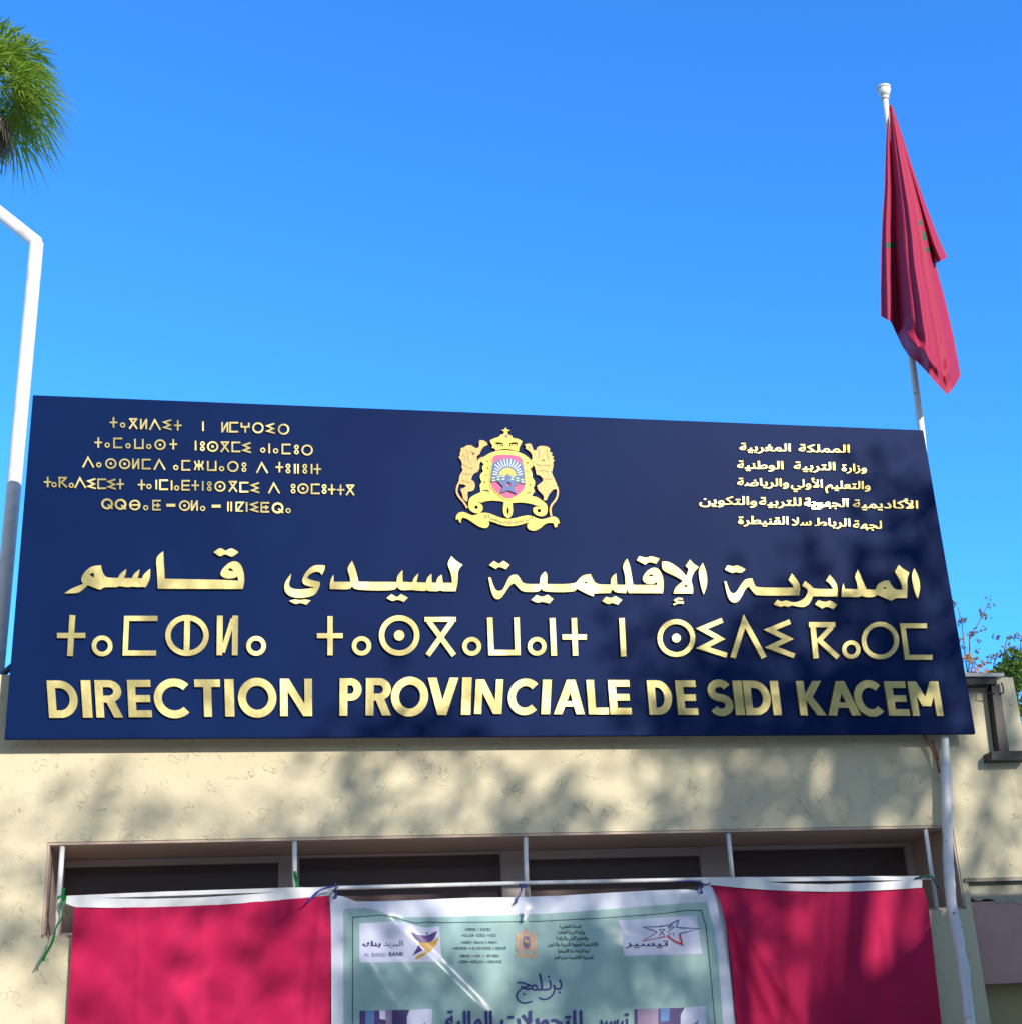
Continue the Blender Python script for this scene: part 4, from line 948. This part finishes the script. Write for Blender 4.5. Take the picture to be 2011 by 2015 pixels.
text_mesh(bm, 'BANK', M5(.0045), 0, 0, 510, 652, 687, 38, -.03, .02, False, True); text_mesh(bm, 'AL BARID', M5(.0045), 0, 0, 272, 485, 690, 36, 0, 0, False, True, mi=1)
obj('lettering', bm, [M_ink, M_inkfade], lg)
# ministry lines on the banner
bm = bmesh.new()
rows = ((1230, 1470, 433, '+oXHAS+ | HCYOSO'), (1200, 1520, 490, '+oCoUo@+ |:@XCS o|oC:O'), (1195, 1535, 556, 'Ao@@HCA oCZUoO: A +:":|+'), (1120, 1620, 612, '+oKoASCS+ +o|C|oE+|:@XCS A :@C:++X'), (1185, 1560, 684, 'QQ0oT - @Ho - "q|STQo'), (1175, 1580, 740, '+oC0Ho +o@XoUo|+ | @SAS KoOC'))
gl = Glyph(c5, lambda p, y: P(p[0], p[1], dB(*p) - .0024), 0)
for a, c_, yy, s in rows:
    for i, ch in enumerate(s):
        if ch != ' ': tif(gl, ch, a + (c_ - a) * (i + .5) / len(s), yy, 26, 5.0)
bm.free(); obj('tifinagh_lines', gl.bm, M_inkgreen, BAN)
bm = bmesh.new()
for a, c_, yy, s in ((290, 495, 420, 'المملكة المغربية'), (275, 530, 472, 'وزارة التربية الوطنية'), (262, 560, 530, 'والتعليم الأولي والرياضة'), (180, 655, 590, 'الأكاديمية الجهوية للتربية والتكوين'), (275, 575, 652, 'لجهة الرباط سلا القنيطرة'), (245, 612, 712, 'المديرية الإقليمية لسيدي قاسم')):
    ws = s.split(); tot = sum(len(x) for x in ws) + .8 * (len(ws) - 1); x = c_
    for wd in ws:
        k = (c_ - a) * len(wd) / tot; text_mesh(bm, wd, M5r(.0024), 0, 0, x - k, x, yy, 34, 0, .03, False); x -= k + (c_ - a) * .8 / tot
obj('arabic_lines', bm, M_inkgreen, BAN)
# small printed coat of arms (flat ink)
cEs = lambda p: (1013 + (p[0] - 255) * 46 / 1405, 1826 + (p[1] - 140) * 62 / 1410)
emblem(cEs, lambda p, y: P(p[0], p[1], dB(*p) - .002 + y), BAN, 0.0, .0006, (M_orange, M_orange, M_magenta, M_inkblue, M_inkgreen, M_orange, M_magenta, M_yellow), True)
# star logo
lg2 = printed('programme_logo', [([(850, 348), (1200, 322), (1590, 297), (1645, 665), (905, 682), (890, 450)], 0)], [M_paper], .0022, c5r)
sk = lambda p, w_: stroke_outline(chaikin(p, 1, 70, False), w_)
printed('star_emblem', [(sk([(1220, 458), (1085, 410), (1300, 405), (1420, 345), (1400, 408), (1430, 418), (1620, 423), (1425, 475)], 13), 0), (sk([(1220, 456), (1085, 543), (1295, 500)], 13), 2), (sk([(1310, 490), (1380, 545), (1455, 575), (1432, 480)], 20), 1),
                        (sk([(1238, 432), (1292, 432), (1264, 462), (1238, 432)], 8), 3), (sk([(1236, 488), (1264, 462), (1292, 488)], 8), 3), (sk([(1318, 408), (1380, 408), (1350, 436), (1318, 408)], 8), 3), (sk([(1308, 458), (1350, 436), (1386, 456), (1308, 458)], 8), 3), (sk([(1340, 460), (1338, 488)], 8), 3), (sk([(1366, 460), (1376, 488)], 8), 3), (circ(1256, 400, 9, 9, 8), 3), (circ(1352, 392, 9, 9, 8), 3)],
        [M_inkblue, M_inkred, M_magenta, M_ink], .0030, c5r, lg2)
bm = bmesh.new(); text_mesh(bm, 'تيسير', M5r(.0045), 0, 0, 915, 1322, 592, 62, 0, .02, False); obj('lettering', bm, M_ink, lg2)
# title in hand lettering
gl = Glyph(c5r, lambda p, y: P(p[0], p[1], dB(*p) - .0026), 0)
for pts, w_ in (([(291, 908), (312, 950), (306, 990), (280, 1003), (250, 985), (236, 958)], 19), ([(236, 962), (248, 1005), (230, 1055), (185, 1092), (130, 1098), (95, 1080)], 17), ([(198, 915), (214, 960), (205, 996), (165, 1006), (128, 1002)], 18), ([(104, 852), (120, 920), (126, 990), (112, 1006)], 20),
                ([(112, 1006), (85, 1005), (75, 965), (50, 958), (30, 985), (50, 1010), (85, 1004)], 17), ([(30, 990), (0, 1002), (-45, 990), (-75, 968)], 17), ([(-108, 945), (-85, 932), (-40, 945), (20, 965), (-60, 985), (-105, 1030), (-116, 1070), (-95, 1115), (-40, 1136), (35, 1115)], 17)):
    gl.stroke(pts, w_, 2)
for x, y in ((293, 1030), (190, 882), (-44, 1046)): gl.poly([(x, y - 14), (x + 14, y), (x, y + 14), (x - 14, y)], it=0)
obj('title_lettering', gl.bm, M_ink, BAN)
Ms = lambda p, y: P(p[0], p[1], dB(*p) - .0075 + y)
for wd, a, c_ in (('تيسير', 1177, 1236), ('للتحويلات', 986, 1145), ('المالية', 878, 968)):
    bm = bmesh.new(); text_mesh(bm, wd, Ms, 0, 0, a, c_, 2024, 33, -.008, .03, False); obj('subtitle_word', bm, M_ink, BAN)
printed('photo_print', [([(710, 1195), (918, 1185), (920, 1700), (665, 1700), (685, 1250)], 3), ([(232, 1205), (705, 1195), (680, 1260), (665, 1700), (232, 1700)], 0), ([(285, 1206), (370, 1203), (372, 1690), (288, 1690)], 1), ([(420, 1202), (475, 1200), (478, 1290), (422, 1282)], 3), ([(478, 1200), (540, 1198), (535, 1560), (485, 1560)], 2), ([(740, 1500), (850, 1310), (880, 1500)], 1)], [M_photo, M_photo2, M_photo3, M_paper], .0024, c5)
printed('photo_print', [([(1480, 1172), (1680, 1160), (1690, 1700), (1430, 1700), (1445, 1240)], 3), ([(1000, 1190), (1480, 1175), (1440, 1240), (1425, 1700), (1005, 1700)], 0), ([(1030, 1192), (1230, 1184), (1220, 1600), (1040, 1600)], 2), ([(1250, 1184), (1340, 1182), (1330, 1300), (1252, 1310)], 1), ([(1560, 1330), (1610, 1290), (1600, 1400)], 1)], [M_photo, M_photo2, M_photo3, M_paper], .0024, c5r)
# torn white flap and eyelets
bm = bmesh.new(); prism(bm, chaikin([c5(p) for p in ((1783, 250), (1835, 252), (1832, 290), (1800, 350), (1778, 345), (1790, 300))], 1), lambda p, y: P(p[0], p[1], y), WY - .085, WY - .083); obj('torn_flap', bm, M_fabricw, BAN)
for p in ((655, 1762), (1014, 1778), (1377, 1754)):
    bm = bmesh.new(); gq = Glyph(lambda q: q, lambda q, y: P(q[0], q[1], dB(*p) - .003 + y), .001); gq.ring(p[0], p[1], 4, 4, 2.2, n=16); obj('eyelet', gq.bm, M_grey, BAN)

# ties
def strand(bm, C, pts, y, r=.003):
    pts = chaikin(pts, 2, 150, False); tube(bm, [P(*C(p), y + .004 * math.sin(i)) for i, p in enumerate(pts)], r, 6)
bm = bmesh.new()
for k, pts in enumerate(([(0, -10), (8, 30), (-12, 60), (14, 85), (-2, 110), (-18, 150)], [(30, 5), (20, 40), (-10, 50), (20, 90), (10, 120)], [(-10, 20), (-100, 35), (-200, 90), (-250, 160)], [(-5, 25), (-130, 50), (-190, 105), (-240, 150), (-290, 190)], [(-8, 112), (14, 125), (4, 140), (-14, 128), (-8, 112)])):
    strand(bm, c5, pts, WY - .075 - .004 * k)
obj('string_tie', bm, M_string, label='blue string knotted round the rail at the left corner of the banner', cat='string', group='strings tying the banner to the rail', loc=P(655, 1750, .02))
bm = bmesh.new()
for k, pts in enumerate(([(1745, 5), (1770, 60), (1735, 120), (1715, 180)], [(1790, 0), (1760, 70), (1725, 150), (1700, 190)], [(1750, 0), (1800, 40), (1820, 10), (1770, 5)])): strand(bm, c5, pts, WY - .07 - .004 * k)
obj('string_tie', bm, M_string, label='blue string at the middle of the banner top edge', cat='string', group='strings tying the banner to the rail', loc=P(1020, 1750, .02))
bm = bmesh.new()
for k, pts in enumerate(([(1630, -20), (1615, 20), (1640, 60), (1632, 95)], [(1650, -10), (1625, 30), (1650, 90)], [(1630, -10), (1560, -30), (1440, -25), (1380, -20)], [(1640, 0), (1690, 10), (1720, -10)])): strand(bm, c5r, pts, WY - .07 - .004 * k)
obj('string_tie', bm, M_string, label='dark blue string at the right corner of the banner by the second red drape', cat='string', group='strings tying the banner to the rail', loc=P(1377, 1745, .02))
def ribbon(bm, C, pts, y, wd):
    pts = chaikin(pts, 2, 150, False); so2 = stroke_outline(pts, wd); n = len(pts)
    va = [bm.verts.new(P(*C(p), y + .008 * math.sin(i * .7))) for i, p in enumerate(so2)]
    for i in range(n - 1): bm.faces.new((va[i], va[i + 1], va[2 * n - 2 - i], va[2 * n - 1 - i]))
    r = bmesh.ops.solidify(bm, geom=bm.faces[:], thickness=.0008)
bm = bmesh.new()
for k, (pts, wd) in enumerate((([(160, 385), (190, 372), (212, 390), (185, 400)], 16), ([(196, 325), (190, 360), (200, 392)], 18), ([(214, 372), (200, 380), (160, 378)], 10))):
    tb = bmesh.new(); ribbon(tb, c8, pts, WY - .05 - .006 * k, wd); me = bpy.data.meshes.new('t'); tb.to_mesh(me); bm.from_mesh(me); bpy.data.meshes.remove(me); tb.free()
for k, (pts, wd) in enumerate((([(198, 395), (180, 430), (190, 480), (185, 515), (150, 555), (140, 620), (105, 690), (52, 780)], 9), ([(205, 395), (212, 450), (210, 505)], 8), ([(180, 400), (168, 450), (178, 500), (150, 560)], 6), ([(140, 610), (125, 660), (85, 725), (78, 760)], 15))):
    tb = bmesh.new(); ribbon(tb, c8, pts, WY - .056 - .005 * k, wd); me = bpy.data.meshes.new('t'); tb.to_mesh(me); bm.from_mesh(me); bpy.data.meshes.remove(me); tb.free()
obj('ribbon_tie', bm, M_ribbon, label='green plastic ribbon knotted to the leftmost bar with a long loose tail', cat='ribbon', loc=P(119, 1765, .05))
bm = bmesh.new(); ribbon(bm, c8, [(1568, 225), (1570, 260), (1580, 300), (1582, 330), (1612, 326)], WY - .03, 20)
obj('ribbon_tie', bm, M_ribbon, label='short green plastic ribbon tied round the second bar from the left', cat='ribbon', loc=P(580, 1735, .07))
bm = bmesh.new()
for k, pts in enumerate(([(1690, 118), (1760, 100), (1820, 95), (1845, 140), (1870, 190)], [(1730, 105), (1790, 112), (1825, 100)])): strand(bm, c7, pts, WY - .06 - .004 * k, .005)
obj('cord_tie', bm, mat('dark_green_cord', (.02, .10, .08), .6), label='dark green cord tying the right red drape to the last bar', cat='cord', loc=P(1830, 1730, .05))

# ------------------------------------------------------------------ white pipe standing on the roof, left
LY = .56
LP = thing('white_pipe_mast', 'white bent steel pipe standing behind the left end of the sign', 'pipe', P(10, 1338, LY))
pl = [P(-16, 1420, LY), P(20, 944, LY), P(72, 478, LY)]
dirp = (pl[2] - pl[0]).normalized(); top3 = pl[2]
bm = bmesh.new(); tube(bm, [pl[0], pl[2]], .036, 20); obj('upright', bm, M_white, LP)
bm = bmesh.new()
a3 = P(-60, 372, LY); far = P(-420, 170, LY)
tube(bm, [top3 - dirp * .02, top3 + dirp * .004, a3, far], [.0355, .0355, .036, .04], 20); obj('arm', bm, M_white, LP)

# ------------------------------------------------------------------ palm
def tri(bm, a, b_, c): return bm.faces.new((bm.verts.new(a), bm.verts.new(b_), bm.verts.new(c)))
PLY = 26.0
pc = P(-28, 148, PLY)
PALM = thing('palm_tree', 'fan palm with a bushy green crown far behind the building', 'palm tree', (pc.x, pc.y, GROUND))
bm = bmesh.new(); tube(bm, [(pc.x + .4 * (1 - t) ** 2, pc.y, GROUND + (pc.z - GROUND) * t) for t in [i / 12 for i in range(13)]], [.32 - .1 * i / 12 for i in range(13)], 14); obj('trunk', bm, M_bark, PALM)
M_palm = leaf_mat('palm_leaf', (.13, .26, .02), (.36, .50, .07), .5)
M_palmdead = leaf_mat('palm_dry', (.10, .09, .07), (.20, .18, .14), .2)
bm = bmesh.new(); bd = bmesh.new()
rp_ = random.Random(3)
def fan(bm, c, d, plen, blen, droop, r):
    d = d.normalized(); side = d.cross(Vector((0, 0, 1)))
    side = side.normalized() if side.length > .05 else Vector((1, 0, 0)); nrm = side.cross(d)
    h = c + d * plen + Vector((0, 0, -droop * plen * .35))
    tube(bm, [c, c + d * plen * .55, h], [.02, .016, .012], 4, False)
    for k in range(30):
        a = (k / 29 - .5) * R_(250) + r.uniform(-.05, .05)
        dd = (d * math.cos(a) + side * math.sin(a)).normalized(); L_ = blen * (.75 + .3 * math.cos(a * .6)) * r.uniform(.85, 1.1)
        wv = dd.cross(nrm).normalized() * .028
        m1 = h + dd * L_ * .55 + nrm * .06 * r.uniform(-1, 1) + Vector((0, 0, -droop * .12 * L_)); tip = h + dd * L_ + Vector((0, 0, -droop * (.45 + r.uniform(0, .35)) * L_))
        v = [bm.verts.new(x) for x in (h, m1 - wv, m1 + wv, tip)]
        bm.faces.new((v[0], v[1], v[2])); bm.faces.new((v[1], v[3], v[2]))
for i in range(58):
    az = i * 2.39996; el = math.asin(max(-1, min(1, -.55 + 1.5 * (i + .5) / 58)))
    d = Vector((math.cos(az) * math.cos(el), math.sin(az) * math.cos(el), math.sin(el)))
    fan(bm, pc + Vector((0, 0, -.1)), d, 1.15 * rp_.uniform(.8, 1.15), 1.2 * rp_.uniform(.85, 1.15), .75, rp_)
for i in range(9):
    az = i * 2.4; d = Vector((math.cos(az) * .6, math.sin(az) * .6, -.85)); fan(bd, pc + Vector((0, 0, -.35)), d, .8, .8, 1.2, rp_)
obj('crown', bm, M_palm, PALM); obj('dry_skirt', bd, M_palmdead, PALM)

# ------------------------------------------------------------------ shrub behind the parapet, right
def leafcard(bm, p, s, r):
    d = Vector((r.gauss(0, 1), r.gauss(0, 1), r.gauss(0, .7))).normalized(); u = d.orthogonal().normalized(); u = (Matrix.Rotation(r.uniform(0, 6.28), 3, d) @ u)
    v = d.cross(u)
    q = [bm.verts.new(p + u * s * a + v * s * c + d * s * e_) for a, c, e_ in ((-1, 0, 0), (0, -.42, .12), (1, 0, -.1), (0, .42, .12))]
    bm.faces.new(q)
SY = 1.6
M_leafg = leaf_mat('shrub_leaf', (.05, .13, .012), (.16, .26, .03), .4); M_leafp = leaf_mat('shrub_pink_leaf', (.17, .13, .09), (.31, .24, .17), .4); M_flor = leaf_mat('orange_flower', (.55, .17, .01), (.6, .3, .03), .3)
rs = random.Random(11)
sb = P(1960, 1400, SY)
SHR = thing('flowering_shrub', 'leafy shrub with thin shoots and orange flowers rising behind the right parapet', 'shrub', (sb.x, SY, GROUND))
bs, bl_, bf = bmesh.new(), bmesh.new(), bmesh.new()
shoots = [[(1905, 1345), (1908, 1290), (1908, 1250), (1918, 1238), (1935, 1210), (1945, 1185)], [(1906, 1340), (1897, 1270), (1893, 1225), (1885, 1195)], [(1965, 1345), (1975, 1290), (1980, 1262), (1985, 1255)], [(1950, 1340), (1958, 1300), (1965, 1285)], [(2000, 1345), (2005, 1290), (2011, 1255), (2018, 1235)], [(1990, 1345), (1990, 1300), (1996, 1270)], [(1905, 1345), (1915, 1305), (1922, 1292)]]
for s in shoots:
    bp_ = bmesh.new()
    q = [P(x, y, SY + rs.uniform(-.2, .2) * 0 + .02 * i) for i, (x, y) in enumerate(s)]; g0 = q[0].copy(); root0 = Vector((sb.x, SY, GROUND))
    tube(bp_, [root0, g0 + Vector((0, .05, -.35))] + q, [.02, .008] + [.005 - .003 * i / len(q) for i in range(len(q))], 5)
    for i, p in enumerate(q):
        if i == 0: continue
        for c_ in range(3 if i < len(q) - 1 else 2):
            cc = p + Vector((rs.gauss(0, .028), rs.gauss(0, .03), rs.gauss(0, .026)))
            for _ in range(7): leafcard(bp_, cc + Vector((rs.gauss(0, .010), rs.gauss(0, .012), rs.gauss(0, .009))), rs.uniform(.010, .018), rs)
    for f in bp_.faces:
        if f.smooth: f.material_index = 1
    obj('shoot', bp_, [M_leafp, M_bark], SHR)
for cx, cy, rx, ry, n_ in ((1985, 1335, 36, 30, 520), (1995, 1300, 22, 25, 260), (2020, 1360, 30, 60, 420), (1960, 1345, 25, 18, 160), (1915, 1340, 20, 14, 90)):
    for _ in range(n_):
        a, rr_ = rs.uniform(0, 6.28), math.sqrt(rs.random()) * (1 + rs.gauss(0, .12))
        p = P(cx + rx * rr_ * math.cos(a), cy + ry * rr_ * math.sin(a), SY + rs.uniform(-.15, .25)); leafcard(bl_, p, rs.uniform(.014, .03), rs)
for cx, cy in ((1925, 1316), (1940, 1322), (1912, 1326), (1932, 1310), (1958, 1322), (1906, 1296)):
    for _ in range(16): leafcard(bf, P(cx + rs.gauss(0, 6), cy + rs.gauss(0, 4), SY - .05 + rs.uniform(-.05, .05)), rs.uniform(.012, .02), rs)
tube(bs, [(sb.x, SY, GROUND), (sb.x + .05, SY, GROUND + 2), P(1990, 1370, SY)], [.05, .03, .015], 8); obj('stem', bs, M_bark, SHR); obj('foliage', bl_, M_leafg, SHR); obj('blossom', bf, M_flor, SHR)

# ------------------------------------------------------------------ what stands behind the camera: a street tree and an added wall whose shade falls on the facade
M_leaft = leaf_mat('street_tree_leaf', (.03, .075, .012), (.08, .15, .025), .3)
rt = random.Random(5)
tc_ = Vector((2.9, 0, -.6)) + SUN * 11.5
TREE = thing('street_tree', 'broad leafy street tree standing in front of the facade behind the photographer', 'tree', (tc_.x + .4, tc_.y, GROUND))
bt, bf2 = bmesh.new(), bmesh.new()
tube(bt, [(tc_.x + .4, tc_.y, GROUND), (tc_.x + .3, tc_.y + .1, GROUND + 1.6), (tc_.x + .1, tc_.y, GROUND + 3)], [.24, .19, .15], 12)
fork = Vector((tc_.x + .1, tc_.y, GROUND + 3))
ends = []
while len(ends) < 58:                                  # limb ends spread over a lopsided crown, higher on its right
    X, Z = (rt.uniform(-.5, 5.4), rt.uniform(-2.3, 2.0)) if len(ends) < 46 else (rt.uniform(3.2, 4.9), rt.uniform(-.1, 1.45))
    lim = -.12 if X < 2.9 else -.12 + min(2.0, (X - 2.9) * 1.6)
    if Z > 1.5 or (X < 1.6 and rt.random() < .4): continue
    if Z > lim or (X < .5 and rt.random() < .55): continue
    if (X - 3.75) ** 2 + (Z - 1.12) ** 2 < .30 or (X > 3.1 and Z < -.75 and rt.random() < .6): continue
    q = Vector((X, 0, Z)) + SUN * rt.uniform(10.2, 12.8)
    if all((q - o).length > .36 for o in ends): ends.append(q)
for e_ in ends:
    mid = fork.lerp(e_, .55) + Vector((0, 0, .25))
    tube(bt, [fork, mid, e_], [.06, .03, .010], 6)
    for k in range(5):
        c_ = mid.lerp(e_, rt.uniform(.75, 1.1)) + Vector((rt.gauss(0, .24), rt.gauss(0, .24), rt.gauss(0, .17)))
        for _ in range(22): leafcard(bf2, c_ + Vector((rt.gauss(0, .14), rt.gauss(0, .14), rt.gauss(0, .10))), rt.uniform(.05, .08), rt)
obj('trunk', bt, M_bark, TREE); obj('crown', bf2, M_leaft, TREE)
# unseen low building added across the street to block the low sky
OPP = thing('sky_blocker_house', 'unseen two storey tan house added across the street to block the low sky', 'building', (6, -34, GROUND))
bm = bmesh.new(); box(bm, -40, 50, -42, -34, GROUND, GROUND + 7.4); obj('wall', bm, M_opp, OPP)
for i in range(12):
    for z in (.9, 4.3):
        bm = bmesh.new(); box(bm, -36 + i * 7, -34 + i * 7, -34.05, -33.98, GROUND + z, GROUND + z + 1.5); obj('shutter', bm, M_dark, OPP)
bm = bmesh.new(); box(bm, -40.2, 50.2, -42.2, -33.8, GROUND + 7.4, GROUND + 7.7); obj('cornice', bm, M_opp, OPP)
# added unseen wall, sloped to throw the straight edged shade over the right drape
T0 = 2.6
cc = [P(*c4(p), .05) for p in ((1220, 1173), (1560, 845), (1745, 655))] 
zf = cc[2].z + .0
outl = [(c.x, c.z) for c in cc]
d0 = Vector((outl[0][0] - outl[1][0], outl[0][1] - outl[1][1])).normalized()
S2 = (SUN.x * T0, SUN.z * T0); yw = .05 + SUN.y * T0
low = (outl[0][0] + d0.x * 1.6 + S2[0], outl[0][1] + d0.y * 1.6 + S2[1])
op = [low, (outl[1][0] + S2[0], outl[1][1] + S2[1]), (outl[2][0] + S2[0], outl[2][1] + S2[1]), (outl[2][0] + 3 + S2[0], outl[2][1] + S2[1] + .02), (outl[2][0] + 3 + S2[0], GROUND), (low[0], GROUND)]
bm = bmesh.new(); prism(bm, op, Mxz, yw - .2, yw); f0 = bm.faces.new([v for v in bm.verts if abs(v.co.y - yw) < 1e-5][:len(op)])
obj('shade_wall', bm, M_stucco, label='unseen cream wall added right of the camera, sloped to throw the diagonal shade', cat='wall', loc=(op[0][0], yw, GROUND))
